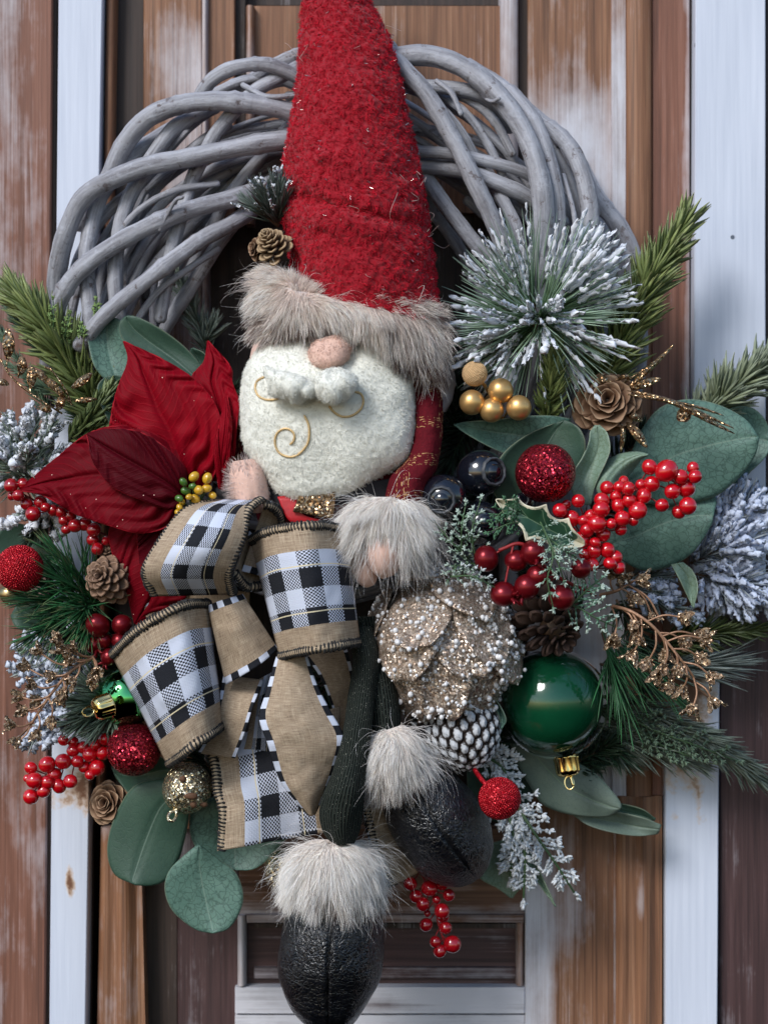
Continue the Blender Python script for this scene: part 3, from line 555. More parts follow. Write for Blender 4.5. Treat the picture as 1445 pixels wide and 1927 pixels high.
# ------------------------------------------------------------------ willow wreath
wc = (650, 640); wreath = thing('willow_wreath', 'round wreath of woven grey washed willow stems hanging on the door', 'wreath', P(650, 640, 0.03))
rw = np.random.RandomState(4)
def vine(pts, wpx, n=None):
    n = n or max(12, len(pts)*7); c = cr(pts, n); C = P3(c)
    C = C+np.stack([vnoise(C, 25, 11), vnoise(C, 25, 12), vnoise(C, 25, 13)], -1)*0.0012
    r = wpx/2*S(0.06)*(1+0.07*vnoise(C, 70, rw.randint(99)))*(1+0.05*vnoise(C, 200, 3))
    # knots
    for _ in range(rw.randint(0, 3)):
        k = rw.randint(2, n-2); r[k] *= 1.12
    puttube('willow_stem', C, r, M['willow'], wreath, M=14)
hand = [
 ([(820, 150, .098), (850, 175, .104), (868, 215, .106)], 10), ([(905, 175, .09), (925, 190, .105), (940, 185, .112)], 7), ([(300, 430, .105), (330, 380, .112), (345, 372, .116)], 7), ([(455, 160, .09), (500, 180, .10), (560, 178, .098)], 10), ([(200, 470, .08), (255, 400, .09), (330, 360, .092), (410, 345, .085)], 12), ([(250, 620, .09), (300, 545, .095), (360, 500, .095), (410, 470, .085)], 13), ([(1060, 330, .09), (1080, 400, .10), (1085, 460, .10)], 9),
 ([(92, 690, .035), (101, 600, .05), (108, 510, .068), (128, 425, .082), (165, 362, .090), (250, 320, .096), (350, 297, .098), (450, 277, .096), (540, 264, .09), (610, 262, .07)], 36),
 ([(96, 640, .07), (110, 572, .085), (150, 512, .094), (225, 452, .10), (300, 415, .102), (375, 390, .098), (450, 370, .09), (520, 345, .075)], 34),
 ([(150, 650, .09), (195, 598, .10), (260, 540, .104), (320, 490, .104), (380, 450, .098), (430, 425, .09), (475, 395, .075)], 31),
 ([(150, 420, .04), (180, 365, .055), (205, 335, .07), (235, 270, .082), (280, 218, .09), (350, 194, .096), (425, 190, .098), (500, 199, .096), (555, 214, .09), (620, 245, .07)], 37),
 ([(345, 240, .05), (378, 183, .07), (402, 150, .08), (440, 128, .086), (490, 120, .088), (530, 130, .086), (585, 158, .08)], 27),
 ([(450, 165, .05), (500, 130, .065), (540, 110, .07), (590, 92, .066), (640, 85, .05)], 25),
 ([(560, 125, .07), (525, 145, .08), (480, 170, .086), (430, 220, .088), (390, 275, .086), (362, 335, .084), (345, 395, .088), (330, 440, .09), (315, 500, .09), (303, 600, .085)], 27),
 ([(420, 190, .06), (385, 206, .072), (330, 236, .08), (297, 275, .082), (265, 330, .08), (237, 385, .08), (222, 450, .086), (217, 520, .088), (222, 580, .085), (235, 640, .08)], 29),
 ([(340, 235, .05), (300, 255, .062), (240, 300, .070), (190, 365, .074), (170, 430, .078), (164, 500, .082), (172, 600, .085), (180, 680, .08)], 31),
 ([(560, 262, .05), (500, 290, .065), (450, 345, .072), (420, 385, .07), (395, 440, .06)], 22),
 ([(590, 225, .04), (540, 240, .05), (470, 330, .055), (400, 420, .05), (330, 560, .05), (280, 650, .05)], 20),
 ([(300, 640, .06), (345, 560, .07), (400, 475, .07), (440, 420, .06)], 26),
 ([(130, 560, .05), (150, 480, .06), (200, 400, .062), (280, 330, .06)], 22),
 ([(125, 640, .05), (140, 560, .06), (165, 500, .06), (240, 380, .05)], 18),
 ([(400, 175, .05), (460, 150, .06), (520, 148, .06), (580, 170, .055)], 20),
 # right side
 ([(700, 130, .07), (747, 106, .085), (822, 106, .092), (887, 135, .096), (947, 190, .10), (987, 250, .104), (1012, 320, .106), (1022, 390, .106), (1022, 470, .10), (1015, 560, .09)], 39),
 ([(730, 90, .08), (762, 130, .094), (807, 185, .10), (847, 255, .104), (887, 330, .106), (922, 400, .104), (952, 475, .098), (975, 540, .09)], 33),
 ([(960, 170, .07), (1002, 220, .085), (1027, 280, .094), (1047, 360, .098), (1050, 425, .096), (1042, 520, .09)], 29),
 ([(970, 190, .05), (1017, 228, .065), (1067, 270, .078), (1097, 330, .086), (1110, 400, .088), (1107, 470, .085), (1095, 540, .08)], 33),
 ([(740, 150, .07), (787, 157, .08), (832, 161, .084), (887, 171, .086), (925, 192, .08), (960, 240, .06)], 26),
 ([(740, 280, .07), (782, 286, .08), (852, 291, .086), (922, 305, .088), (987, 326, .085), (1040, 360, .075)], 23),
 ([(740, 308, .06), (787, 312, .07), (872, 322, .082), (937, 346, .086), (992, 372, .082), (1060, 420, .07)], 29),
 ([(760, 260, .05), (797, 326, .065), (842, 390, .078), (887, 450, .084), (930, 500, .08), (975, 560, .07)], 28),
 ([(775, 150, .07), (812, 186, .084), (852, 226, .088), (880, 268, .088), (905, 320, .08)], 16),
 ([(800, 160, .06), (857, 195, .078), (892, 230, .084), (922, 280, .084), (945, 330, .08)], 17),
 ([(830, 165, .06), (880, 185, .078), (930, 225, .08), (965, 290, .08)], 17),
 ([(900, 300, .06), (942, 370, .08), (972, 435, .088), (982, 510, .085)], 25),
 ([(1040, 260, .02), (1090, 310, .03), (1122, 370, .04), (1162, 422, .046), (1187, 480, .05), (1200, 560, .05), (1203, 650, .048), (1190, 740, .04)], 35),
 ([(880, 120, .04), (947, 160, .062), (1002, 215, .07), (1050, 300, .07), (1085, 380, .065), (1120, 470, .06)], 24),
 ([(1010, 330, .06), (1050, 370, .065), (1092, 420, .06), (1130, 500, .05)], 28),
 ([(760, 320, .03), (800, 380, .04), (860, 460, .045), (900, 540, .05), (930, 620, .05)], 24),
 ([(780, 300, .02), (850, 340, .03), (960, 420, .035), (1040, 480, .04), (1110, 560, .04)], 20),
]
for pts, wd in hand: vine(pts, wd)
for k in range(52):
    th0 = rw.uniform(0, 2*PI); span = rw.uniform(1.2, 3.4); ph0 = rw.uniform(0, 2*PI); tw = rw.choice([-1, 1])*rw.uniform(0.9, 2.1)
    rr = rw.uniform(35, 88); n = int(span*16); th = np.linspace(th0, th0+span, n); ph = ph0+tw*(th-th0)
    R = 412+rr*np.cos(ph)+6*np.sin(th*3+k); dd = 0.048+rr*0.9*PX*np.sin(ph)*0.62
    vine(np.stack([650+R*np.cos(th), 640-R*np.sin(th), dd], -1), rw.uniform(10, 21), n)

# ------------------------------------------------------------------ plants: needles, sprigs, leaves
def pine(label, stems, nlen=60, step=2.2, wpx=4.5, c1=(0.06, 0.10, 0.03), c2=(0.16, 0.22, 0.07), ang=55, bend=0.25, flock=0.0, frost=0.0, cat='pine sprig', group=None, seed=0, name='pine_sprig', stemw=6, fl_r=6.0, mat='needle', tipbrown=0.0, rand=0.15, taper=0.45, flat=0.8, stemmat='stem', flcol=(0.74, 0.77, 0.84), fstart=0.45):
    rng = np.random.RandomState(seed+101); base = P3(np.array(stems[0][0])); t = thing(name, label, cat, base, group)
    CC, RR, KK = [], [], []
    for st in stems:
        c = cr(st, max(8, len(st)*6)); C = P3(c); L = np.linalg.norm(np.diff(C, axis=0), axis=1).sum(); s = S(st[0][2])
        puttube('stem', C, np.linspace(stemw/2*s, stemw/4*s, len(C)), M[stemmat], t, M=6)
        n = max(10, int(L/s/step*3)); tt = rng.rand(n)**0.95; idx = tt*(len(C)-1); i = np.clip(idx.astype(int), 0, len(C)-2); f = (idx-i)[:, None]
        p = C[i]*(1-f)+C[i+1]*f; T = nrm(C[i+1]-C[i]); ph = rng.uniform(0, 2*PI, n)
        a = nrm(np.cross(T, np.array([0, -1., 0]))); b = np.cross(T, a)
        rad = a*np.cos(ph)[:, None]+b*(np.sin(ph)*flat)[:, None]; rad = nrm(rad)
        an = np.radians(ang*(1-0.55*tt**3)+rng.normal(0, 7+rand*30, n))[:, None]
        D = nrm(T*np.cos(an)+rad*np.sin(an)); ln = nlen*s*(1-taper*tt**2)*rng.uniform(0.75, 1.1, n)
        K = 5; q = np.linspace(0, 1, K)[None, :, None]
        cc = p[:, None]+D[:, None]*ln[:, None, None]*q+(T*bend)[:, None]*ln[:, None, None]*q**2
        r = wpx/2*s*np.array([0.7, 1.0, 1.0, 0.8, 0.15])[None]*rng.uniform(0.75, 1.15, (n, 1))
        m = rng.rand(n, 1, 1); col = (np.array(c1)*(1-m)+np.array(c2)*m)*np.ones((1, K, 1))
        col = col*(0.8+0.4*q)
        if frost: col = col*(1-frost*q)+np.array([0.60, 0.66, 0.66])*frost*q
        if tipbrown: col[:, -1] = col[:, -1]*(1-tipbrown)+np.array([0.35, 0.28, 0.15])*tipbrown
        CC.append(cc); RR.append(r); KK.append(col)
    C = np.concatenate(CC); R = np.concatenate(RR); K_ = np.concatenate(KK)
    V, F = tubes(C, R, 3, seed=seed); put('needles', V, F, M[mat], t, col=np.repeat(K_.reshape(-1, 3), 3, axis=0), kind='stuff')
    if flock:
        n = len(C); sel = np.where(rng.rand(n) < flock)[0]; K = 14; tt = np.linspace(fstart, 1.03, K)
        ii = tt*4; i0 = np.clip(ii.astype(int), 0, 3); f = (ii-i0)[None, :, None]
        c = C[sel][:, i0]*(1-f)+C[sel][:, i0+1]*f
        w1 = np.abs(np.sin(np.linspace(0, 1, K)[None]*rng.uniform(3, 9, (len(sel), 1))+rng.uniform(0, 6, (len(sel), 1)))); r = fl_r*PX*(0.30+0.45*w1+0.12*np.linspace(0, 1, K)[None])*rng.uniform(0.4, 1.3, (len(sel), 1))*rng.uniform(0.6, 1.35, (len(sel), K)); r[:, -1] *= 0.3; r[:, 0] *= .3
        c = c+rng.normal(0, 0.00045, c.shape)
        V, F = tubes(c, r, 7, seed=seed); N = len(V); V = V+rng.normal(0, 0.00055, V.shape)
        g = rng.uniform(0.85, 1.05, (N, 1))*np.array(flcol); put('snow_flock', V, F, M['snow'], t, col=np.clip(g, 0, 0.88), kind='stuff')
    return t
def fan(cx, cy, d, tips, k=1.0): return [[(cx, cy, d), (cx+(x-cx)*k*.5, cy+(y-cy)*k*.5, d+(dd-d)*.5+0.004), (cx+(x-cx)*k, cy+(y-cy)*k, dd)] for x, y, dd in tips]
OL1, OL2 = (0.075, 0.11, 0.03), (0.23, 0.28, 0.10)
DK1, DK2 = (0.012, 0.035, 0.018), (0.030, 0.085, 0.045)
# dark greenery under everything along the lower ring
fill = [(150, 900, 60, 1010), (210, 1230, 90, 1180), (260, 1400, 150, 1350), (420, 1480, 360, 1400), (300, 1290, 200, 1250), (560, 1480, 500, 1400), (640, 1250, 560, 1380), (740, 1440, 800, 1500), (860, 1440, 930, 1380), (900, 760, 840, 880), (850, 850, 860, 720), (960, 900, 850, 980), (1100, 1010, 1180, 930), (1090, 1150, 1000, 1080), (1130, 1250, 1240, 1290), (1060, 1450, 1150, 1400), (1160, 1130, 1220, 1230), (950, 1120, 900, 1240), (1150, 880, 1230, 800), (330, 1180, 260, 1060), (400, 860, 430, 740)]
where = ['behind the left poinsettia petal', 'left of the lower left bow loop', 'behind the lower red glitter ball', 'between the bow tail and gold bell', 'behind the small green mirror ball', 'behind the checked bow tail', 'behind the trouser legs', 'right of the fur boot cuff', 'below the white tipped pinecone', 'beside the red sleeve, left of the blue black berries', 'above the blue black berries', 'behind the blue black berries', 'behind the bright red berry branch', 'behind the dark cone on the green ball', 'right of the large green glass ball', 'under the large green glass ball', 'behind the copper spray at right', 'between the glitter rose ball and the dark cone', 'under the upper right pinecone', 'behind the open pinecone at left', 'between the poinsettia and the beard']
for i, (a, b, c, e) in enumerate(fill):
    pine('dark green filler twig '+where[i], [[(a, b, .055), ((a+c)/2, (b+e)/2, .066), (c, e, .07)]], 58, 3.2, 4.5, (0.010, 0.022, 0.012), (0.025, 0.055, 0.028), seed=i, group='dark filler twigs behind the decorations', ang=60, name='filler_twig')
pine('olive green pine sprig pointing up against the brown door at upper right', [[(1130, 740, .075), (1165, 640, .085), (1215, 540, .09), (1290, 415, .085)]], 80, 2.7, 9.0, OL1, OL2, 50, 0.25, seed=31, tipbrown=0.3, stemmat='greenstem', taper=0.35)
pine('olive pine sprig running off the right edge above the large round leaf', [[(1335, 775, .06), (1390, 725, .065), (1470, 665, .06)], [(1300, 800, .05), (1350, 760, .055)]], 72, 2.0, 8.0, (0.06, 0.09, 0.03), (0.18, 0.22, 0.10), 52, 0.2, seed=32, frost=0.25, stemmat='greenstem', taper=0.3)
pine('short olive pine tip in front of the flocked sprig above the gold balls', [[(1030, 800, .10), (1035, 740, .115), (1045, 660, .12)]], 40, 2.0, 8.0, OL1, OL2, 55, 0.5, seed=33, stemmat='greenstem')
pine('olive green pine sprig at the upper left, slanting up to the left edge', [[(200, 800, .075), (140, 700, .085), (90, 620, .088), (28, 550, .08)]], 82, 2.5, 8.5, OL1, (0.23, 0.28, 0.10), 52, 0.22, seed=34, tipbrown=0.2, stemmat='greenstem', taper=0.35)
pine('stubby light olive pine tip left of the poinsettia and dark round leaf', [[(130, 830, .09), (170, 790, .10), (205, 735, .10)], [(150, 830, .09), (195, 810, .10)]], 38, 2.2, 9, (0.06, 0.09, 0.03), (0.15, 0.19, 0.07), 45, 0.5, seed=35, stemmat='greenstem')
pine('thin dusty conifer twig behind the glittery fern at the left edge', [[(170, 800, .06), (100, 740, .065), (20, 690, .06)], [(100, 800, .06), (60, 720, .06), (0, 620, .055)], [(130, 690, .06), (60, 640, .065), (0, 560, .06)]], 30, 3.5, 4, (0.04, 0.08, 0.05), (0.10, 0.16, 0.10), 35, 0.3, seed=36)
pine('frosted pine twig standing inside the ring above the small dark leaf', [[(395, 670, .05), (365, 590, .06), (332, 515, .06)], [(385, 650, .055), (402, 610, .06)]], 42, 2.2, 4.5, (0.03, 0.06, 0.03), (0.09, 0.13, 0.09), 38, 0.3, seed=37, frost=0.3)
def brush(c, tips, dd=0.02):
    out = []
    for x, y, z in tips:
        L = math.hypot(x-c[0], y-c[1]); out.append([c, (c[0]+(x-c[0])*.12, c[1]+(y-c[1])*.12, c[2]+(z-c[2])*.15), (c[0]+(x-c[0])*.25, c[1]+(y-c[1])*.25, c[2]+(z-c[2])*.3)])
    return out
fl = dict(ang=13, bend=0.05, frost=0.42, stemw=5, cat='pine tuft', rand=0.25, taper=.15, fstart=.4)
tf = pine('large feathery snow flocked pine tuft above the gold balls and right of the hat', brush((1010, 610, .095), [(845, 585, .13), (840, 630, .135), (855, 690, .13), (860, 650, .15), (880, 730, .13), (860, 500, .12), (905, 455, .12), (940, 760, .12)]), 165, 4.3, 3.8, (0.06, 0.17, 0.06), (0.26, 0.42, 0.22), flock=.28, fl_r=4.6, seed=38, **fl)
tf2 = pine('feathery', brush((1015, 600, .095), [(1125, 425, .12), (1150, 450, .12), (1170, 490, .12), (1165, 540, .12), (1090, 430, .12), (1150, 600, .13), (1140, 680, .13), (1100, 740, .12), (1060, 560, .17), (1040, 650, .17), (990, 570, .17), (1180, 520, .11), (1140, 400, .11)]), 172, 5.0, 3.8, (0.06, 0.17, 0.06), (0.26, 0.42, 0.22), flock=.34, fl_r=5.2, seed=138, **fl)
tf3 = pine('feathery', brush((1005, 590, .09), [(935, 395, .12), (997, 385, .12), (960, 420, .13), (1030, 440, .11)]), 170, 12, 3.2, (0.05, 0.14, 0.05), (0.18, 0.30, 0.15), flock=.2, fl_r=3.6, seed=139, **fl)
for q in (tf2, tf3):      # the three brushes of needles are one tuft
    off = Vector(ORG[q.name]-ORG[tf.name])
    for ch in list(q.children): ch.parent = tf; ch.location = off
    bpy.data.objects.remove(q)
pine('snow flocked pine tuft at the left edge beside the tip of the poinsettia', fan(45, 905, .07, [(20, 800, .10), (60, 790, .10), (95, 800, .10), (10, 850, .10), (110, 860, .09), (-30, 830, .09), (50, 850, .12), (120, 940, .08), (-20, 920, .08)]), 60, 3.4, 3.6, (0.05, 0.10, 0.04), (0.17, 0.24, 0.14), 28, 0.1, flock=0.16, fl_r=7, seed=39, frost=0.4, cat='pine tuft', rand=0.25, fstart=0.35)
pine('white flocked pine tips below the red berries at the left edge', fan(110, 930, .07, [(20, 980, .085), (60, 990, .09), (110, 1000, .085)]), 34, 4, 3.5, (0.05, 0.10, 0.05), (0.14, 0.20, 0.12), 22, 0.1, flock=0.4, fl_r=9, seed=40, frost=0.4, cat='pine tuft')
pine('blue white flocked pine branch at the right edge below the big leaves', [[(1300, 1060, .06), (1370, 1030, .08), (1470, 1010, .08)], [(1310, 1080, .06), (1400, 1100, .08), (1480, 1130, .075)], [(1330, 1020, .06), (1400, 960, .075), (1450, 950, .07)], [(1330, 1070, .05), (1390, 1130, .07)]], 75, 2.6, 3.8, (0.06, 0.08, 0.09), (0.22, 0.26, 0.32), 38, 0.15, flock=0.55, fl_r=7, seed=41, frost=0.5, cat='pine branch', flcol=(0.55, 0.62, 0.78), rand=0.2, fstart=0.3)
pine('small blue flocked pine sprig behind the narrow pale leaf at right', [[(1160, 1100, .06), (1220, 1120, .075), (1300, 1160, .07)], [(1180, 1080, .06), (1250, 1090, .07)]], 52, 3.0, 4, (0.03, 0.05, 0.04), (0.10, 0.15, 0.15), 40, 0.1, flock=0.25, fl_r=6, seed=42, frost=0.4, flcol=(0.50, 0.57, 0.72))
pine('dark olive pine sprig pointing right below the blue flocked branch', [[(1240, 1220, .05), (1320, 1195, .06), (1435, 1185, .06)]], 56, 2.2, 5, (0.03, 0.05, 0.015), (0.09, 0.12, 0.04), 42, 0.2, seed=43)
pine('fan shaped blue green pine tip at right beside the copper berry spray', [[(1230, 1260, .05), (1290, 1255, .055), (1350, 1250, .055)]], 95, 3.0, 3.6, (0.02, 0.04, 0.03), (0.09, 0.13, 0.12), 24, 0.2, seed=44, frost=0.25, taper=0.1)
pine('long thin bright green needles hanging beside the green ball', fan(1130, 1180, .09, [(1160, 1290, .11), (1210, 1280, .11), (1270, 1310, .105), (1180, 1340, .105)]), 120, 14, 3.2, (0.01, 0.05, 0.02), (0.04, 0.16, 0.06), 18, 0.1, seed=45, cat='pine tuft')
pine('dark green long needle pine tuft at the left around the brown pinecone', fan(185, 1130, .085, [(100, 1080, .115), (60, 1130, .115), (70, 1190, .115), (130, 1210, .12), (170, 1180, .12), (110, 1040, .105), (40, 1090, .10), (150, 1150, .13)]), 115, 6.0, 3.4, (0.006, 0.030, 0.014), (0.035, 0.16, 0.055), 34, 0.05, seed=46, cat='pine tuft', rand=0.5, tipbrown=0.5, stemmat='greenstem')
pine('grey green pine sprig poking out under the small gold capped green ball', fan(225, 1325, .10, [(150, 1320, .12), (140, 1360, .12), (190, 1370, .12), (175, 1290, .115)]), 75, 4.6, 6.0, (0.03, 0.055, 0.035), (0.10, 0.15, 0.10), 24, 0.1, seed=47, frost=0.1)
pine('white flocked sprig at the left edge behind the copper leaf spray', fan(190, 1290, .05, [(60, 1220, .075), (50, 1260, .075), (90, 1300, .075), (100, 1350, .07), (60, 1390, .06)]), 60, 3.6, 4, (0.10, 0.14, 0.10), (0.25, 0.3, 0.3), 40, 0.1, flock=0.5, fl_r=9, seed=48, frost=0.5, flcol=(0.62, 0.68, 0.80), rand=0.3)
pine('small dark pine tuft with snowy tips beside the red hat', fan(523, 425, .12, [(500, 360, .15), (520, 350, .15), (490, 365, .145), (532, 360, .15), (475, 385, .13)]), 66, 4.4, 4.0, (0.008, 0.022, 0.012), (0.03, 0.07, 0.045), 14, 0.1, flock=0.05, fl_r=3, seed=49, frost=0.25, cat='pine tuft')
pine('green cedar like sprig sloping down to the right below the green ball', [[(1110, 1330, .05), (1230, 1360, .06), (1330, 1400, .062), (1422, 1462, .055)], [(1120, 1370, .05), (1200, 1400, .06), (1300, 1430, .06)], [(1130, 1310, .05), (1240, 1350, .06), (1390, 1430, .06)], [(1100, 1360, .05), (1170, 1420, .055)]], 74, 2.3, 4.6, (0.025, 0.045, 0.022), (0.10, 0.14, 0.09), 26, 0.2, seed=50, frost=0.2, taper=0.3)
pine('green needles around the lower ball cap behind the sage leaves', fan(1110, 1380, .05, [(1180, 1430, .06), (1120, 1440, .06), (1040, 1440, .055)]), 60, 5, 4, DK1, DK2, 30, 0.1, seed=52)

def leaf(label, L, R, mat='euc', d=None, cup=0.004, wave=0.002, k=1.0, name='eucalyptus_leaf', cat='leaf', group=None, nu=34, nv=17, th=0.0007, curl=0.0):
    f = lambda u, v: cup*(2*np.abs(v-0.5))**2*np.sin(PI*np.clip(u, 0, 1))-0.0012*np.exp(-((v-.5)/.03)**2)+wave*np.sin(u*6*k+v*3)-curl*u**2
    o, V = sheet(name, L, R, M[mat], None, nu, nv, f, d, th, label=label, cat=cat, group=group); return o
EG = 'eucalyptus leaves tucked round the wreath'
leaf('blue green eucalyptus leaf above the poinsettia, leftmost of the upper three', [(205, 722), (178, 690), (166, 645), (166, 617), (185, 602), (210, 597)], [(240, 720), (243, 690), (240, 655), (238, 625), (226, 603), (212, 597)], d=.095, group=EG)
leaf('large grey green oval leaf lying behind the upper poinsettia petal', [(365, 730), (310, 700), (255, 665), (229, 635), (225, 608), (236, 595)], [(392, 712), (375, 683), (345, 650), (300, 617), (258, 596), (240, 594)], 'euc_dark', .105, group=EG)
leaf('dark green round leaf between pine tip and the left poinsettia petals', [(225, 830), (205, 795), (187, 755), (183, 728), (197, 710), (215, 706)], [(262, 800), (262, 770), (258, 740), (250, 720), (232, 708), (217, 706)], 'euc_dark', .10, group=EG)
leaf('tiny dark leaf tip peeking out beside the right poinsettia petal', [(372, 720), (362, 690), (356, 668), (360, 655)], [(400, 715), (396, 685), (384, 664), (364, 654)], 'euc_dark', .095, group=EG)
leaf('veined green leaf directly below the red glitter ball at lower left', [(325, 1440), (290, 1420), (240, 1425), (212, 1440), (210, 1446)], [(330, 1455), (310, 1475), (285, 1492), (248, 1497), (218, 1464)], 'euc_dark', .105, group=EG)
leaf('big plain dark green round leaf at lower left beside the small brown cone', [(345, 1475), (300, 1467), (250, 1482), (215, 1540), (202, 1600), (215, 1645), (250, 1664)], [(352, 1490), (356, 1530), (350, 1570), (338, 1615), (315, 1655), (285, 1667), (255, 1666)], 'euc_dark', .115, cup=-0.006, group=EG)
leaf('round veined teal leaf hanging lowest at the bottom left', [(372, 1590), (345, 1612), (318, 1640), (310, 1675), (325, 1715), (365, 1748), (398, 1757)], [(378, 1592), (415, 1620), (445, 1645), (458, 1685), (450, 1720), (430, 1748), (402, 1757)], 'euc', .115, cup=-0.004, group=EG)
leaf('veined teal leaf half hidden under the checked ribbon tail', [(400, 1500), (365, 1520), (356, 1545), (365, 1590), (405, 1628), (440, 1637)], [(560, 1500), (560, 1540), (530, 1590), (500, 1622), (475, 1637), (445, 1638)], 'euc', .095, group=EG)
leaf('long pointed teal leaf under the gold balls, left of the red glitter ball', [(1075, 788), (1040, 782), (985, 783), (930, 790), (880, 793), (853, 799)], [(1010, 880), (960, 858), (925, 843), (893, 826), (870, 812), (854, 800)], 'euc', .115, wave=.003, group=EG)
leaf('folded teal leaf cupping the red glitter ball from above', [(960, 960), (936, 940), (924, 910), (933, 875), (957, 843), (1000, 814), (1060, 790)], [(1080, 900), (1092, 880), (1100, 855), (1101, 830), (1092, 808), (1078, 797), (1064, 790)], 'euc_dark', .122, cup=0.010, group=EG)
leaf('net patterned pale leaf standing right of the red glitter ball', [(1085, 950), (1074, 915), (1078, 890), (1096, 860), (1108, 830), (1110, 812), (1120, 800)], [(1112, 950), (1118, 920), (1128, 895), (1140, 870), (1148, 845), (1143, 815), (1128, 800)], 'euc_light', .125, cup=0.008, group=EG)
leaf('curled pale sage leaf above the bright red berry branch', [(1135, 945), (1120, 915), (1130, 878), (1160, 856), (1196, 850), (1219, 854)], [(1160, 930), (1166, 908), (1182, 895), (1198, 876), (1209, 863), (1220, 857)], 'euc_light', .13, cup=-0.012, group=EG)
leaf('largest round teal leaf at right above the bright red berries', [(1165, 900), (1190, 845), (1212, 800), (1245, 765), (1295, 751), (1350, 761), (1400, 787), (1425, 818)], [(1175, 920), (1210, 945), (1260, 952), (1312, 944), (1350, 932), (1392, 897), (1420, 858), (1428, 825)], 'euc', .10, cup=-0.006, group=EG)
leaf('round teal leaf just below the largest leaf at right', [(1130, 1020), (1190, 940), (1250, 900), (1310, 905), (1346, 935), (1343, 965)], [(1140, 1040), (1172, 1056), (1212, 1074), (1266, 1064), (1308, 1035), (1340, 985)], 'euc', .092, cup=-0.006, group=EG)
leaf('blurred teal leaf behind the largest leaf at the right edge', [(1340, 800), (1370, 770), (1410, 765), (1440, 790), (1450, 830)], [(1350, 900), (1385, 910), (1415, 885), (1440, 860), (1452, 835)], 'euc', .06, group=EG)
leaf('narrow pale pointed leaf hanging below the lower round leaf at right', [(1262, 1062), (1278, 1090), (1290, 1115), (1303, 1143)], [(1285, 1058), (1304, 1075), (1313, 1105), (1306, 1144)], 'euc_light', .10, name='narrow_leaf')
leaf('broad sage green leaf under the hanging cap of the green ball', [(960, 1400), (975, 1440), (1000, 1485), (1025, 1517), (1080, 1535), (1140, 1537), (1166, 1524)], [(1030, 1400), (1062, 1425), (1095, 1440), (1125, 1460), (1150, 1487), (1166, 1508), (1169, 1520)], 'sage', .075, cup=-0.004, name='sage_leaf', group='sage leaves at lower right')
leaf('narrow sage leaf lying rightmost below the broad sage leaf', [(1075, 1532), (1105, 1553), (1150, 1567), (1200, 1574), (1238, 1570)], [(1090, 1515), (1130, 1525), (1170, 1530), (1215, 1541), (1245, 1553)], 'sage', .06, name='sage_leaf', group='sage leaves at lower right')
leaf('small dark leaf tip just above the narrow sage leaf', [(1130, 1520), (1165, 1538), (1200, 1545), (1232, 1545)], [(1150, 1510), (1180, 1515), (1210, 1524), (1234, 1541)], 'euc_dark', .055, name='sage_leaf', group='sage leaves at lower right')
leaf('thin dark leaf under the green ball pointing right', [(1060, 1440), (1100, 1445), (1150, 1442), (1188, 1440)], [(1070, 1420), (1110, 1420), (1150, 1428), (1188, 1439)], 'euc_dark', .06, name='sage_leaf', group='sage leaves at lower right')
leaf('large shadowed leaf behind the white tipped cone and red bead ball', [(880, 1420), (880, 1480), (900, 1530), (940, 1550)], [(990, 1380), (1000, 1430), (1000, 1500), (945, 1552)], 'euc_dark', .06, name='sage_leaf', group='sage leaves at lower right')
leaf('thin green leaf sliver between the white tipped cone and green ball', [(895, 1310), (920, 1318), (938, 1345), (942, 1372)], [(897, 1306), (928, 1312), (952, 1352), (944, 1373)], 'euc', .13, name='narrow_leaf')
leaf('small olive leaf at the left edge above the copper spray', [(28, 1205), (32, 1222), (36, 1230)], [(52, 1205), (50, 1218), (38, 1231)], 'euc_light', .08, name='narrow_leaf')
leaf('dark rounded leaf in shadow below the long needle tuft at left', [(20, 1160), (30, 1180), (60, 1192), (110, 1196)], [(40, 1120), (80, 1130), (120, 1150), (125, 1190)], 'euc_dark', .07, group=EG)
leaf('dark leaf at the left edge behind the white flocked tips', [(-20, 1060), (-10, 1010), (20, 985), (60, 990)], [(60, 1100), (90, 1080), (110, 1040), (64, 991)], 'euc_dark', .055, group=EG)
# holly leaf with spiked edge
def holly_leaf():
    nu, nv = 61, 21; u = np.linspace(0, 1, nu); c = cr([(1100, 1025, .165), (1040, 1000, .17), (985, 970, .172), (933, 940, .165)], nu)
    T = np.gradient(c[:, :2], axis=0); T /= np.linalg.norm(T, axis=1, keepdims=True); Nn = np.stack([-T[:, 1], T[:, 0]], -1)
    w = 40*np.sin(PI*u**0.85)**0.7; sp = np.abs(np.sin(u*PI*3.5+0.4)); w1 = w*(0.62+0.42*(1-sp)**1.3)
    v = np.linspace(-1, 1, nv); G = np.zeros((nu, nv, 3)); G[..., :2] = c[:, None, :2]+Nn[:, None]*(w1[:, None]*v[None])[..., None]
    G[..., 2] = c[:, None, 2]+0.004*np.abs(v)[None]+0.002*np.sin(u*14)[:, None]*np.abs(v)[None]
    V = P3(G); W, F = thick_grid(V, 0.0007); uv = np.stack(np.broadcast_arrays(u[:, None], (v*.5+.5)[None]), -1).reshape(-1, 2)
    put('holly_leaf', W, F, M['holly'], None, uv=np.concatenate([uv, uv]), label='spiky dark green holly leaf with cream edges by the red berries', cat='leaf')
holly_leaf()

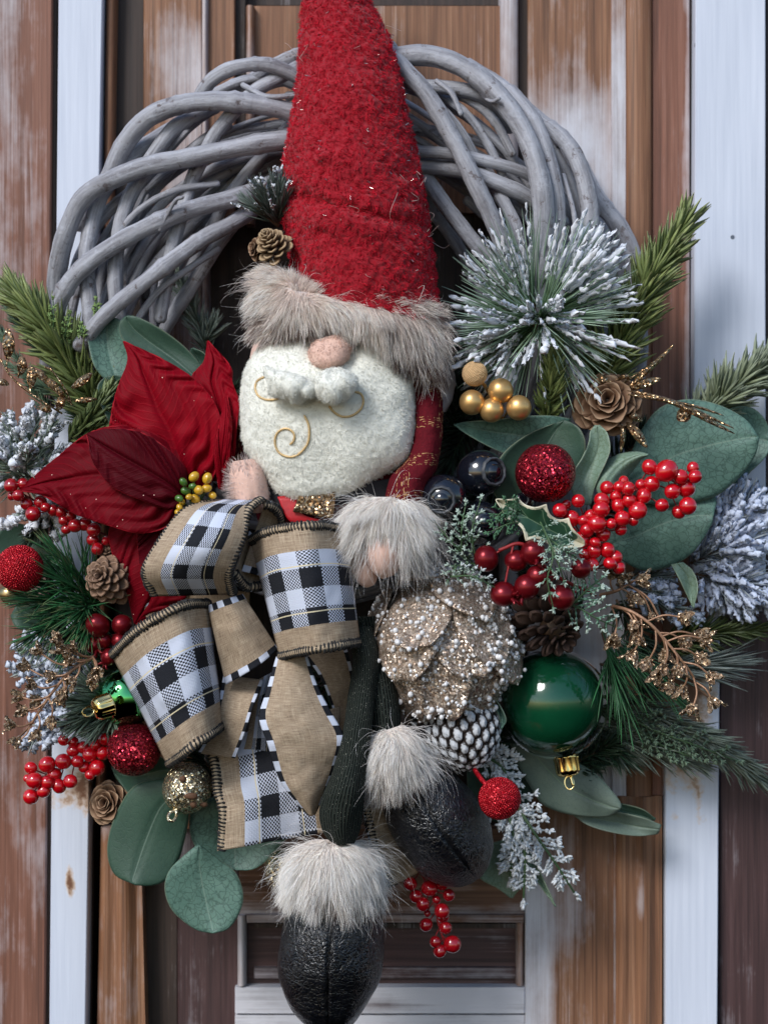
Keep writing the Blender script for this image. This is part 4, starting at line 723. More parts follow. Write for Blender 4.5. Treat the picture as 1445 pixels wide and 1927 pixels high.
# feathery juniper sprigs with pale star tips
def juniper(label, stems, c1, c2, tip, nb=9, bl=34, d=0.16, seed=0, star=6.5, name='juniper_sprig', cat='sprig', group=None, w=3.2):
    rng = np.random.RandomState(seed); t = thing(name, label, cat, P3(np.array(stems[0][0])), group); TW, TR, TC = [], [], []
    for st in stems:
        c = cr(st, 24); C = P3(c); s = S(st[0][2]); puttube('stem', C, np.linspace(w*.6*s, w*.35*s, 24), M['greenstem'], t, M=6)
        T = nrm(np.gradient(C, axis=0)); a = nrm(np.cross(T, np.array([0, -1., 0])))
        for k in range(nb*2+1):
            if k < nb*2:
                q = 0.12+0.85*(k//2)/nb; i = int(q*23); side = 1 if k % 2 else -1; ln = bl*s*(1.1-q*0.7)*rng.uniform(.8, 1.2)
                D = nrm(T[i]*0.75+a[i]*side*0.75+rng.normal(0, .18, 3)); p0 = C[i]
            else: p0 = C[-1]; D = T[-1]; ln = bl*s*.35
            pts = p0+D*ln*np.linspace(0, 1, 5)[:, None]+np.array([0, 0, .12])*(np.linspace(0, 1, 5)[:, None]**2)*ln
            TW.append(pts); TR.append(np.array([1, .9, .8, .7, .6])*w*.35*s); TC.append(np.tile(np.array(c1), (5, 1)))
            for j in range(1, 5):
                m = 2 if j < 4 else 5
                for h in range(m):
                    dd = nrm(D+rng.normal(0, .62, 3)); l2 = star*s*rng.uniform(.8, 1.3)*(1.25 if j == 4 else 0.9); pp = pts[j]+dd*l2*np.linspace(0, 1, 5)[:, None]
                    f = j/4.0; col = (np.array(c2)*(1-f)+np.array(tip)*f); TW.append(pp); TR.append(np.array([.5, 1, .95, .7, .1])*1.7*s*(w/3.2)); TC.append(np.tile(col, (5, 1))*np.linspace(.7, 1.15, 5)[:, None])
    V, F = tubes(np.array(TW), np.array(TR), 4, seed=seed); put('leaflets', V, F, M['needle_rough'], t, col=np.repeat(np.concatenate(TC), 4, axis=0), kind='stuff'); return t
JT = (0.42, 0.52, 0.46)
juniper('feathery green juniper sprig left of the burgundy berries', [[(905, 1075, .15), (870, 1040, .17), (845, 1015, .175), (820, 985, .17)], [(870, 1040, .17), (868, 1000, .18), (875, 955, .18)], [(895, 1050, .17), (888, 1000, .18), (903, 945, .18)], [(905, 1060, .16), (860, 1065, .17), (845, 1090, .165)]], (0.04, 0.10, 0.04), (0.07, 0.16, 0.07), JT, 5, 24, seed=1)
juniper('feathery juniper sprig between the burgundy berries and red berries', [[(1005, 960, .16), (1030, 1010, .185), (1050, 1060, .19), (1060, 1090, .185)], [(1020, 990, .17), (1040, 1045, .19), (1030, 1090, .19), (1040, 1140, .185)], [(1030, 1010, .18), (1060, 1035, .19), (1085, 1050, .185)]], (0.05, 0.13, 0.07), (0.09, 0.20, 0.11), JT, 6, 28, seed=2)
juniper('pale mint fern sprig below the red berries, right of a burgundy berry', [[(1055, 1130, .15), (1090, 1145, .165), (1125, 1165, .165), (1158, 1180, .155)], [(1075, 1140, .16), (1105, 1110, .165), (1130, 1090, .16)]], (0.08, 0.20, 0.12), (0.12, 0.28, 0.18), JT, 6, 42, seed=3, w=4)
juniper('dark green juniper twig above the burgundy berries over a blue berry', [[(1000, 985, .165), (960, 985, .18), (925, 1000, .18)], [(990, 975, .165), (955, 960, .18), (930, 975, .18)]], (0.02, 0.07, 0.03), (0.04, 0.11, 0.05), (0.08, 0.18, 0.10), 6, 26, seed=4)
juniper('frosty green twig at the top edge of the glitter rose ball', [[(850, 1085, .175), (890, 1085, .185), (930, 1105, .18)]], (0.06, 0.12, 0.06), (0.1, 0.2, 0.12), (0.55, 0.60, 0.60), 6, 24, seed=5)
juniper('white frosted fern frond hanging lowest below the red bead ball', [[(950, 1480, .08), (1000, 1560, .10), (1045, 1625, .10), (1080, 1680, .09)], [(940, 1490, .08), (965, 1570, .095), (960, 1650, .09)], [(945, 1480, .08), (985, 1590, .095), (985, 1690, .09)], [(900, 1420, .08), (940, 1440, .09), (965, 1480, .09)]], (0.42, 0.46, 0.48), (0.50, 0.54, 0.57), (0.72, 0.76, 0.80), 14, 40, seed=6, name='frosted_frond', cat='frond', w=6, star=9)
juniper('green cypress tips showing between pine and willow at upper left', [[(100, 640, .09), (101, 600, .1), (100, 565, .1)], [(120, 650, .09), (125, 620, .1), (131, 592, .1)], [(160, 650, .09), (156, 630, .1), (154, 613, .1)], [(185, 620, .08), (183, 590, .09), (181, 566, .09)]], (0.10, 0.18, 0.05), (0.14, 0.22, 0.07), (0.2, 0.3, 0.1), 5, 10, seed=7, star=5)
juniper('flat grey green cedar frond sloping right below the copper spray', [[(1150, 1330, .068), (1220, 1370, .075), (1300, 1400, .078), (1380, 1430, .072)], [(1180, 1360, .068), (1240, 1400, .075), (1300, 1425, .075)]], (0.05, 0.09, 0.05), (0.08, 0.14, 0.09), (0.18, 0.26, 0.18), 12, 42, seed=8, name='cedar_frond', cat='frond', star=7)
leaf('thin translucent white frosted blade pointing down right at the bottom', [(975, 1590), (1005, 1650), (1044, 1706)], [(990, 1585), (1020, 1650), (1047, 1707)], 'euc_light', .085, name='frosted_leaf', nv=7)
leaf('pale frosted leaf behind the frosted frond next to the black boot', [(880, 1600), (900, 1650), (935, 1672), (960, 1690)], [(950, 1580), (975, 1620), (985, 1660), (964, 1691)], 'euc_light', .075, name='frosted_leaf', nv=9)

# ------------------------------------------------------------------ poinsettia
poin = thing('poinsettia', 'large dark red velvet poinsettia flower at the left of the gnome', 'flower', P(340, 920, .10))
def petal(L, R, d, mat='velvet', amp=0.0022, nr=9, cup=0.004, tilt=0.0, label=None):
    nr = max(4, nr-2)
    def f(u, v):
        w = (v-0.5)*2; aw = np.abs(w)
        rid = amp*2.0*np.sin((u*nr-aw*1.6+.5*np.sin(u*5+w*3)+.35*np.sin(w*7+u*11))*2*PI)*(.6+.4*np.sin(u*7+w*2))*np.clip(aw*2, 0, 1)*(1-aw*0.15)*np.clip(u*5, 0, 1)*np.clip((1-u)*3, 0, 1)
        return rid-0.0035*np.exp(-(w/0.07)**2)+cup*(1-w**2)*np.sin(PI*np.clip(u, 0, 1))+tilt*w+0.0012*np.sin(u*9+w*4)*aw
    o, V = sheet('petal', L, R, M[mat], poin, 90, 41, f, d, 0.0008); 
    if label: o['label'] = label
    return o, V
petal([(340, 935, .115), (270, 900, .118), (212, 820, .122), (209, 782, .124), (221, 730, .126), (240, 678, .124), (232, 642, .118)], [(385, 930, .125), (405, 890, .135), (414, 840, .14), (412, 775, .14), (374, 720, .136), (311, 678, .13), (234, 642, .118)], None, label='bright upper petal')
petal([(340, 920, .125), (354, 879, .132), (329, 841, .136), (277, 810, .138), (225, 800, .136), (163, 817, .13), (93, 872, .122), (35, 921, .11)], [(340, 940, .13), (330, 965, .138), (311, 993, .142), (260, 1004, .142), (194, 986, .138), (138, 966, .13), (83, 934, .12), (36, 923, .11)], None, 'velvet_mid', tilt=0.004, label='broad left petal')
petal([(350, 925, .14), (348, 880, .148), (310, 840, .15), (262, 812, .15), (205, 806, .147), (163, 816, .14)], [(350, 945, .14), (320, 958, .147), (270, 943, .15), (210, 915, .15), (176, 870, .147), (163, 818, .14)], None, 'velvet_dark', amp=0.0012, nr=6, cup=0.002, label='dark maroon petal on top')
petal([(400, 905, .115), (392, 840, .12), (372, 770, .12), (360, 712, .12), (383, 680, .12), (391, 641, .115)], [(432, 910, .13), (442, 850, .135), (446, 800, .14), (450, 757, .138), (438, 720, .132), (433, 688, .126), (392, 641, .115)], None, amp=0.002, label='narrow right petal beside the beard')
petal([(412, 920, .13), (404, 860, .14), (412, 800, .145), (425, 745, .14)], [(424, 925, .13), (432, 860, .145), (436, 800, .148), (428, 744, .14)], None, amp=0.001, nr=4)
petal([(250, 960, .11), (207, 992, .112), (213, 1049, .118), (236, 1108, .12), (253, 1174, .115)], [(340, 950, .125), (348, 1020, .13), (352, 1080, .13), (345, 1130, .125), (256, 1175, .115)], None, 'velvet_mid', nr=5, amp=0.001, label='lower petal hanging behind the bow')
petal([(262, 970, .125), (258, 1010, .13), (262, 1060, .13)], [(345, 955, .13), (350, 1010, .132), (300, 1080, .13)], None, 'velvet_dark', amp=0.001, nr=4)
def sphere_me(name, mat, nu=14, nv=20, squash=1.0, dimple=0.0, taper=0.0):
    th = np.linspace(0, PI, nu)[:, None]; ph = np.linspace(0, 2*PI, nv+1)[None]
    r = 1-dimple*np.exp(-(th/0.25)**2)-dimple*0.5*np.exp(-((PI-th)/0.2)**2); r = r*(1+taper*np.cos(th))
    V = np.stack(np.broadcast_arrays(r*np.sin(th)*np.cos(ph), r*np.sin(th)*np.sin(ph), r*np.cos(th)*squash), -1)
    uv = np.stack(np.broadcast_arrays(th/PI, ph/(2*PI)), -1).reshape(-1, 2)
    return meshdata(name, V.reshape(-1, 3), quads(nu, nv+1), mat, uv=uv)
def ballM(px, py, rpx, d, rot=None, sq=(1, 1, 1)):
    r = rpx*S(d); m = Matrix.Translation(Vector(P(px, py, d)))
    if rot is not None: m = m @ rot.to_matrix().to_4x4()
    return m @ Matrix.Diagonal((r*sq[0], r*sq[1], r*sq[2], 1))
def rq(rng): return Quaternion(Vector(rng.normal(size=4)).normalized()) if False else Quaternion(tuple(nrm(rng.normal(size=4))))
me_y = sphere_me('bud', M['yellow'], 10, 12, 1.25, 0.0); me_g = sphere_me('bud', M['greenbud'], 10, 12, 1.3)
rng = np.random.RandomState(5); cs = []
for i, (x, y, r) in enumerate([(365, 897, 9), (390, 900, 9), (374, 922, 9), (389, 919, 8), (368, 940, 9), (400, 932, 7), (345, 907, 7), (350, 924, 8), (337, 938, 7), (343, 945, 6), (338, 955, 6), (335, 965, 6), (333, 973, 5), (356, 935, 6), (362, 915, 6)]):
    dd = .158+rng.uniform(0, .008); inst('stamen_bud', me_g if i in (6, 7, 8, 14) else me_y, poin, ballM(x, y, r, dd, rq(rng)))
    cs.append(cr([(370+rng.uniform(-10, 10), 975, .14), ((x+368)/2, (y+965)/2, .152), (x, y, dd)], 6))
V, F = tubes(P3(np.array(cs)), np.full((len(cs), 6), 1.6*PX), 5); put('stamen_stems', V, F, M['greenstem'], poin, kind='stuff')

# ------------------------------------------------------------------ balls and berries
def ornament(name, label, px, py, r, d, mat, group=None, cat='ornament', nu=40, nv=60, dimple=0.0, disp=0.0):
    t = thing(name, label, cat, P(px, py, d), group)
    me = sphere_me('ball', mat, nu, nv, 1, dimple); o = inst('ball', me, t, ballM(px, py, r, d)); return t
def bead_shell(t, px, py, r, d, n, br, mat, seed=0):
    rng = np.random.RandomState(seed); i = np.arange(n)+.5; ph = PI*(1+5**.5)*i; z = 1-2*i/n; q = np.sqrt(1-z*z)
    c = np.stack([q*np.cos(ph), q*np.sin(ph), z], -1)*r*S(d)+P(px, py, d); th = np.linspace(0, PI, 5)
    tv = np.array([(math.sin(a)*math.cos(b), math.sin(a)*math.sin(b), math.cos(a)) for a in (0.6, 1.57, 2.5) for b in np.arange(6)*PI/3]+[(0, 0, 1), (0, 0, -1)])
    tf = [(a*6+b, a*6+(b+1) % 6, (a+1)*6+(b+1) % 6, (a+1)*6+b) for a in range(2) for b in range(6)]; tri = [(18, (b+1) % 6, b) for b in range(6)]+[(19, 12+b, 12+(b+1) % 6) for b in range(6)]
    rr = br*S(d)*rng.uniform(.75, 1.2, (n, 1, 1)); V = (c[:, None]+tv[None]*rr).reshape(-1, 3)
    F = [(np.array(tf)[None]+np.arange(n)[:, None, None]*20).reshape(-1, 4)[:, ::-1], (np.array(tri)[None]+np.arange(n)[:, None, None]*20).reshape(-1, 3)[:, ::-1]]
    put('beads', V, F, mat, t, kind='stuff')
def capped(t, px, py, d, ax, ln, rad, mat, parent=None):
    """ribbed metal cap and loop standing off a ball along ax"""
    A = np.array(ax, float); A /= np.linalg.norm(A); u = nrm(np.cross(A, [0.2, 1, 0.1])); v = np.cross(A, u); s = S(d); c = P(px, py, d)
    pr = [(0, 1.0), (0.05, 1.06), (0.1, 1.0), (0.75, 0.97), (0.9, .9), (1, .7), (1.0, 0.05)]; n = 49; ph = np.linspace(0, 2*PI, n)
    V = np.array([[c+A*ln*s*z+(u*math.cos(p)+v*math.sin(p))*rad*s*q*(1+(0.07*math.cos(p*12) if .04 < z < .9 else 0)) for p in ph] for z, q in pr])
    putgrid('cap', V, mat, t)
    p0 = c+A*ln*s; a = np.linspace(0, 2*PI, 20); lp = p0[None]+(A[None]*(1-np.cos(a))[:, None]+u[None]*np.sin(a)[:, None]*0.7)*rad*s*.55
    puttube('hanging_loop', lp, 1.6*s, mat, t, M=6, cap=False)
t = ornament('glitter_ball', 'large dark red glitter ball held in the folded teal leaves', 1026, 890, 57, .145, M['glit_red'], 'red glitter balls', dimple=0.06)
t = ornament('glitter_ball', 'dark red glitter ball at lower left below the shiny green ball', 252, 1410, 51, .125, M['glit_red'], 'red glitter balls')
t = ornament('bead_ball', 'red sugar beaded ball touching the left edge of the picture', 37, 1070, 43, .12, M['bead_red'], 'red beaded balls'); bead_shell(t, 37, 1070, 43, .12, 1100, 2.3, M['bead_red'], 1)
t = ornament('bead_ball', 'small red sugar beaded ball on a stem right of the black boot', 940, 1503, 38.5, .15, M['bead_red'], 'red beaded balls'); bead_shell(t, 940, 1503, 38.5, .15, 1000, 2.1, M['bead_red'], 2)
puttube('stem', P3(cr([(888, 1440, .13), (902, 1462, .145), (915, 1478, .15)], 12)), 4.5*PX, M['bead_red'], t, M=8)
ornament('gold_ball', 'small dull gold ball at the left edge under the beaded ball', 18, 1118, 20, .10, M['gold_old'], cat='ornament')
t = ornament('green_mirror_ball', 'shiny green mirror ball with a gold cap beside the bow loop', 240, 1312, 56, .12, M['chrome_green'])
capped(t, 208, 1326, .158, (-0.9, -0.55, -0.25), 34, 22, M['chrome_gold'])
t = ornament('green_glass_ball', 'large dark green glass ball with a clear shell and gold cap', 1037, 1320, 97, .095, M['greenball'], nu=60, nv=90)
inst('clear_shell', sphere_me('shell', M['clear'], 60, 90), t, ballM(1042, 1325, 104, .095))
capped(t, 1064, 1426, .10, (0.12, -0.25, -0.9), 36, 22, M['chrome_gold']); puttube('cap_pin', P3(cr([(1074, 1462, .105), (1078, 1478, .107)], 5)), 3.2*PX, M['chrome_gold'], t, M=6)
me_b = sphere_me('berry', M['berry'], 14, 20, 1.0, 0.05); me_bd = sphere_me('berry', M['berry_dark'], 14, 20, 1.0, 0.05); me_bg = sphere_me('berry', M['burgundy'], 16, 22, 1.0, 0.03)
def berries(name, label, lst, d0, me, spine, cat='berry branch', group=None, dep=0.012, stem='redwire', seed=0, sw=2.2):
    rng = np.random.RandomState(seed); t = thing(name, label, cat, P3(np.array(spine[0])), group); sp = cr(spine, 40); cs = []
    rm = np.mean([r for _, _, r in lst])
    for x, y, r in lst:
        dd = d0+rng.uniform(-.5, .5)*dep+(r-rm)*0.0004
        sq = rng.uniform(.93, 1.07, 3); inst('berry', me, t, ballM(x, y, r, dd, rq(rng), sq))
        k = np.argmin((sp[:, 0]-x)**2+(sp[:, 1]-y)**2); k = max(0, k-5); b = sp[k]
        cs.append(cr([tuple(b), ((b[0]+x)/2+rng.uniform(-3, 3), (b[1]+y)/2, (b[2]+dd)/2), (x, y, dd)], 6))
    V, F = tubes(P3(np.array(cs)), np.full((len(cs), 6), sw/2*PX*1.2), 5); put('berry_stems', V, F, M[stem], t, kind='stuff')
    puttube('main_stem', P3(sp), sw*PX, M[stem], t, M=6); return t
cv = lambda L, x0, y0, s: [(x0+a*s, y0+b*s, r*s) for a, b, r in L]
b1 = cv([(640,935,55),(755,960,80),(850,1000,50),(935,940,42),(950,1000,50),(890,1080,65),(795,1100,55),(655,1050,55),(580,1055,38),(725,1195,50),(840,1240,48),(900,1200,60),(350,1075,48),(435,1070,42),(465,1030,38),(495,1080,48),(600,1130,55),(410,1135,42),(505,1165,52),(315,1160,52),(425,1195,50),(310,1225,58),(560,1230,65),(240,1265,45),(455,1285,55),(190,1300,40),(280,1320,65),(380,1320,38),(530,1300,38),(445,1360,42),(215,1365,50),(325,1395,50),(100,1380,45),(180,1430,60),(270,1450,40),(260,1510,50),(200,1530,42),(350,1500,55),(405,1550,52),(370,1590,45),(430,1620,45),(250,1600,50),(155,1165,48),(75,1190,35),(30,1230,50),(110,1285,55)], 1045, 620, .2768)
berries('berry_branch', 'long bright red berry branch lying across the teal leaves at right', b1, .15, me_b, [(1120, 1070, .12), (1110, 1010, .135), (1150, 950, .14), (1200, 920, .14), (1260, 900, .14), (1300, 905, .14)], group='red berry branches', seed=1)
b2 = cv([(220,1495,48),(335,1470,62),(245,1585,62),(385,1545,55),(335,1600,52),(450,1450,58),(550,1450,48),(420,1625,52),(500,1590,52),(220,1700,58),(310,1660,50),(195,1570,30),(690,1495,58),(640,1545,40),(735,1390,48),(450,1300,40),(520,1370,50),(640,1400,55),(600,1490,45),(745,1290,45),(520,1310,40),(590,1350,46),(680,1330,42)], 0, 1050, .2646)
berries('berry_branch', 'bright red berry cluster at lower left over the white post', b2, .115, me_b, [(230, 1390, .09), (180, 1410, .10), (130, 1440, .105), (70, 1470, .10)], group='red berry branches', seed=2)
b3 = cv([(60,1080,40),(125,1070,32),(65,1138,26),(100,1135,32),(145,1180,36),(220,1170,38),(180,1235,42),(290,1215,38),(345,1270,30),(380,1245,35),(408,1298,40),(360,1318,28),(460,1290,40),(505,1375,38),(580,1382,30),(530,1425,35),(510,1320,40),(250,1200,30),(330,1225,34)], 0, 540, .346)
berries('berry_branch', 'string of deep red berries under the left poinsettia petal', b3, .11, me_bd, [(230, 1020, .09), (150, 985, .10), (80, 950, .10), (25, 920, .10)], group='red berry branches', seed=3)
b4 = cv([(680,895,30),(765,915,37),(705,950,32),(735,985,32),(795,965,20),(850,945,28),(820,1015,35),(825,1040,28),(750,1075,32),(835,1088,28),(865,1160,40),(810,1190,30),(790,1150,25),(820,900,25),(755,1025,16)], 480, 1280, .429)
berries('berry_branch', 'dark red berry cluster hanging at the bottom between the boots', b4, .10, me_bd, [(790, 1640, .085), (815, 1690, .095), (825, 1740, .095), (840, 1785, .095)], group='red berry branches', seed=4, dep=.01)
def split_calyx(t, px, py, d, ax, r, mat):
    """pointed open calyx lobes"""
    A = nrm(np.array(ax, float)); u = nrm(np.cross(A, [0.1, 1, 0.3])); v = np.cross(A, u); s = S(d)*r; c = P(px, py, d)+A*s*0.82; W = []
    for k in range(4):
        p = k*PI/2+.4; o = u*math.cos(p)+v*math.sin(p); W.append(np.array([c+o*s*.15, c+o*s*.35+A*s*.25, c+o*s*.5+A*s*.5, c+o*s*.75+A*s*.62]))
    V, F = tubes(np.array(W), np.tile(np.array([.20, .19, .13, .02])*s, (4, 1)), 5); put('calyx', V, F, mat, t)
b5 = [(915, 1051, 24), (971, 1055, 22), (1003, 1040, 25), (947, 1118, 25), (991, 1105, 24), (1056, 1125, 24), (1093, 1070, 20), (1010, 1085, 20)]
t = berries('burgundy_berries', 'burgundy rose hip berries in front of juniper above the glitter rose', b5, .175, me_bg, [(1120, 1120, .13), (1040, 1080, .16), (985, 1025, .175), (940, 1035, .175)], 'berry spray', 'burgundy berry sprays', .008, seed=5, sw=3.5)
for x, y, a in ((1003, 1040, (0.4, -.6, -.5)), (947, 1118, (0.7, -.5, -.2)), (991, 1105, (-.6, -.4, -.6))): split_calyx(t, x, y, .176, a, 25, M['burgundy'])
b6 = cv([(695, 480, 88), (865, 475, 72), (665, 620, 62), (775, 705, 62), (740, 590, 55), (850, 590, 60)], 0, 1050, .2646)
t = berries('burgundy_berries', 'dark burgundy berries left of the lower bow loop', b6, .13, me_bg, [(240, 1190, .10), (200, 1200, .115), (180, 1220, .12)], 'berry spray', 'burgundy berry sprays', .008, seed=6)
for x, y, a in ((180, 1213, (0.3, -.4, -.8)), (205, 1237, (-.4, -.4, -.6))): split_calyx(t, x, y, .13, a, 17, M['burgundy'])
me_au = sphere_me('gold_berry', M['gold'], 20, 28); t = thing('gold_berry_pick', 'cluster of satin gold balls and one sugared ball left of the flocked tuft', 'berry pick', P(935, 790, .11))
for x, y, r in ((888, 757, 24), (942, 735, 24), (925, 772, 23), (976, 767, 24), (925, 755, 14)): inst('gold_berry', me_au, t, ballM(x, y, r, .14 if r > 20 else .125))
M['sugar'] = plain('pale sugared gold', (0.62, 0.42, 0.22), 0.7)
inst('sugared_ball', sphere_me('sugar', M['sugar'], 20, 28), t, ballM(893, 703, 22.5, .14), 'sandy pale gold ball'); bead_shell(t, 893, 703, 22.5, .14, 700, 1.7, M['sugar'], 9)
puttube('stem', P3(cr([(893, 703, .14), (918, 735, .128), (950, 800, .11)], 16)), 3.4*PX, M['gold'], t, M=8)
for x, y in ((888, 757), (942, 735), (976, 767)): puttube('stem', P3(cr([(x, y, .135), ((x+935)/2, 775, .12), (940, 800, .11)], 8)), 2*PX, M['gold'], t, M=6)
# blue-black berries with round crowns
t = thing('blue_black_berries', 'cluster of glossy blue black berries with round crowns left of the red glitter ball', 'berry cluster', P(900, 960, .10))
me_bl = sphere_me('berry', M['blueberry'], 30, 40, 0.95)
for x, y, r, d, ax in ((834, 935, 45, .155, (-.12, -.9, -.15)), (905, 890, 46, .135, (.55, -.8, .05)), (905, 985, 44, .145, (0.15, -.95, .05)), (978, 945, 32, .115, (-.1, -.9, .2)), (862, 1010, 30, .105, (0, -1, 0))):
    inst('berry', me_bl, t, ballM(x, y, r, d)); A = nrm(np.array(ax)); u = nrm(np.cross(A, [0.1, 0.2, 1])); v = np.cross(A, u); s = r*S(d); c = P(x, y, d); ph = np.linspace(0, 2*PI, 41)
    pr = [(0.80, .60), (0.93, .58), (0.965, .53), (0.90, .48), (0.80, .44)]
    V = np.array([[c+A*s*h+(u*math.cos(p)+v*math.sin(p))*s*q*(1+.03*math.sin(p*11)) for p in ph] for h, q in pr]); putgrid('crown', V, M['crown'], t)
    inst('crown_lens', me_bl, t, Matrix.Translation(Vector(c+A*s*.62)) @ Matrix.Diagonal((s*.46, s*.46, s*.46, 1)))
# gold glitter bell
bell = thing('glitter_bell', 'pale gold glitter jingle bell with cut holes under the bow', 'bell', P(352, 1485, .12), 'pale gold glitter bells')
bm_ = meshdata('bell', *(lambda V: (V.reshape(-1, 3), quads(30, 41)))(np.stack(np.broadcast_arrays(np.sin(np.linspace(0, PI, 30))[:, None]*np.cos(np.linspace(0, 2*PI, 41))[None]*(1+.05*np.sin(3*np.linspace(0, 2*PI, 41))[None]), np.sin(np.linspace(0, PI, 30))[:, None]*np.sin(np.linspace(0, 2*PI, 41))[None], 1.08*np.cos(np.linspace(0, PI, 30))[:, None]*np.ones((1, 41))), -1)), M['glit_pale'])
inst('bell_body', bm_, bell, ballM(352, 1484, 46, .13, Quaternion((0, 1, 0), 0.5)))
M['hole'] = plain('dark bell hole', (0.10, 0.045, 0.02), 0.8)
for x, y, rx, ry in ((344, 1467, 6, 7), (359, 1499, 12, 7), (364, 1515, 6, 7), (383, 1515, 7, 5)):
    V = loft([(x-1, y-ry), (x-rx, y-ry*.4), (x-rx, y+ry*.4), (x-1, y+ry)], [(x+1, y-ry), (x+rx, y-ry*.6), (x+rx, y+ry*.6), (x+1, y+ry)], .1655-((x-352)**2+(y-1484)**2)/46**2*.010, [.0005, .0025, .0025, .0005], 12, 20); putgrid('hole', V, M['hole'], bell)
lp = [(330, 1525, .14), (318, 1532, .142), (317, 1543, .143), (326, 1545, .143), (332, 1535, .142), (332, 1522, .14)]; puttube('hanging_loop', P3(cr(lp, 24)), 3*PX, M['glit_pale'], bell, M=8)
b2_ = thing('glitter_bell', 'pale gold glitter bell half hidden behind the left boot cuff fur', 'bell', P(525, 1640, .09), 'pale gold glitter bells')
inst('bell_body', bm_, b2_, ballM(540, 1640, 44, .095, Quaternion((0, 1, 0), -0.4)))

# ------------------------------------------------------------------ cones
def scale_mesh(name, cols, thick=0.10, wide=0.5, cup=0.18, tipup=0.25, round_=2.2, n=9, m=7, lump=0.0):
    u = np.linspace(0, 1, n)[:, None]; v = np.linspace(-1, 1, m)[None]
    wv = wide*np.minimum(1, (0.35+1.1*u))*(1-np.clip((u-.45)/.56, 0, 1)**round_)**.5
    X = wv*v; Z = u*np.ones_like(v); Y = cup*(v**2)*wv*1.2-tipup*u**2+lump*np.exp(-((u-.8)/.18)**2-(v/.5)**2)*-1
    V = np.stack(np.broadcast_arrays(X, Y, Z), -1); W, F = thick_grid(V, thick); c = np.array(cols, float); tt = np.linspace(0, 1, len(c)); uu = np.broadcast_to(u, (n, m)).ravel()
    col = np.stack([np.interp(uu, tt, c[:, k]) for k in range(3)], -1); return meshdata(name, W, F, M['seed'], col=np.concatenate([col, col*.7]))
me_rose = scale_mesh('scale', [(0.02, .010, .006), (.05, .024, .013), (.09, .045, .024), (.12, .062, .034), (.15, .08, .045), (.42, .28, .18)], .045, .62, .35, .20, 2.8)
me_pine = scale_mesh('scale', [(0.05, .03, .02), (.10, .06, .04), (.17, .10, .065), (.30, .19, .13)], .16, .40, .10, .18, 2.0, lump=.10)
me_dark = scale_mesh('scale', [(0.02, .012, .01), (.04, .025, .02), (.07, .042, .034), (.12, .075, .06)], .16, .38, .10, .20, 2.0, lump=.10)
def cone(name, label, px, py, d, axis, R, H, n, me, sl=1.0, tilt0=8, tilt1=105, group=None, cat='pinecone', rise=0.6, seed=0, inner=0.25, core=True):
    t = thing(name, label, cat, P(px, py, d), group); A = nrm(np.array(axis, float)); u = nrm(np.cross(A, [0.15, .3, 1])); v = np.cross(A, u); s = S(d); c = P(px, py, d); rng = np.random.RandomState(seed)
    for i in range(n):
        f = (i+.5)/n; ph = i*2.39996; rad = u*math.cos(ph)+v*math.sin(ph); ti = math.radians(tilt0+(tilt1-tilt0)*f**.8+rng.uniform(-4, 4))
        D = A*math.cos(ti)+rad*math.sin(ti); pos = c+A*H*s*(rise*(1-f)-rise*.5)+rad*R*s*inner*math.sqrt(f); L = R*s*sl*(0.35+.65*f**.6)*rng.uniform(.92, 1.06)
        Y = -(rad*math.cos(ti)-A*math.sin(ti)); X = np.cross(Y, D)  # scale opens outwards
        m = Matrix((X, -Y if False else Y, D)).transposed().to_4x4(); m.translation = Vector(pos); inst('scale', me, t, m @ Matrix.Diagonal((L, L, L, 1)))
    if core: inst('core', sphere_me('core', M['stem'], 10, 12), t, ballM(px, py, R*.35, d-.003))
    return t
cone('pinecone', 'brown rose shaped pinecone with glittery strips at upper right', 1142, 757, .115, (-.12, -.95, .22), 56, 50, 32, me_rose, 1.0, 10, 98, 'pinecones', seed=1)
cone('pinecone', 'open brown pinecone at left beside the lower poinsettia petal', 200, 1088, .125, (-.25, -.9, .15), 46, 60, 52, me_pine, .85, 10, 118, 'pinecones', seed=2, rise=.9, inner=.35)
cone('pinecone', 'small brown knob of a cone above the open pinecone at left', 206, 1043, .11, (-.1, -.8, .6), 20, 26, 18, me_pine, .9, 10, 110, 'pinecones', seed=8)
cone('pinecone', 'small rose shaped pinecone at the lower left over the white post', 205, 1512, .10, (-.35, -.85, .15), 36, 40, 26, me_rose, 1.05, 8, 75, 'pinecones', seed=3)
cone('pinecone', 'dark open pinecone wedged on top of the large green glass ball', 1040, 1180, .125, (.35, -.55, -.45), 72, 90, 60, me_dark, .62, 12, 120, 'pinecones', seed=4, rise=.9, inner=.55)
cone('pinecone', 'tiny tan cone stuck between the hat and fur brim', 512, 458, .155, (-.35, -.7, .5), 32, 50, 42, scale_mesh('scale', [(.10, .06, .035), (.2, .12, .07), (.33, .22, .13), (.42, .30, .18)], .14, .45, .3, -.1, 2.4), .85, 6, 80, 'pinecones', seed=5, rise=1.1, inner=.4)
cone('pinecone', 'crumpled brown cone fragment behind the tiny tan cone', 487, 468, .14, (-.8, -.5, .1), 26, 34, 20, me_rose, .9, 10, 90, 'pinecones', seed=6)
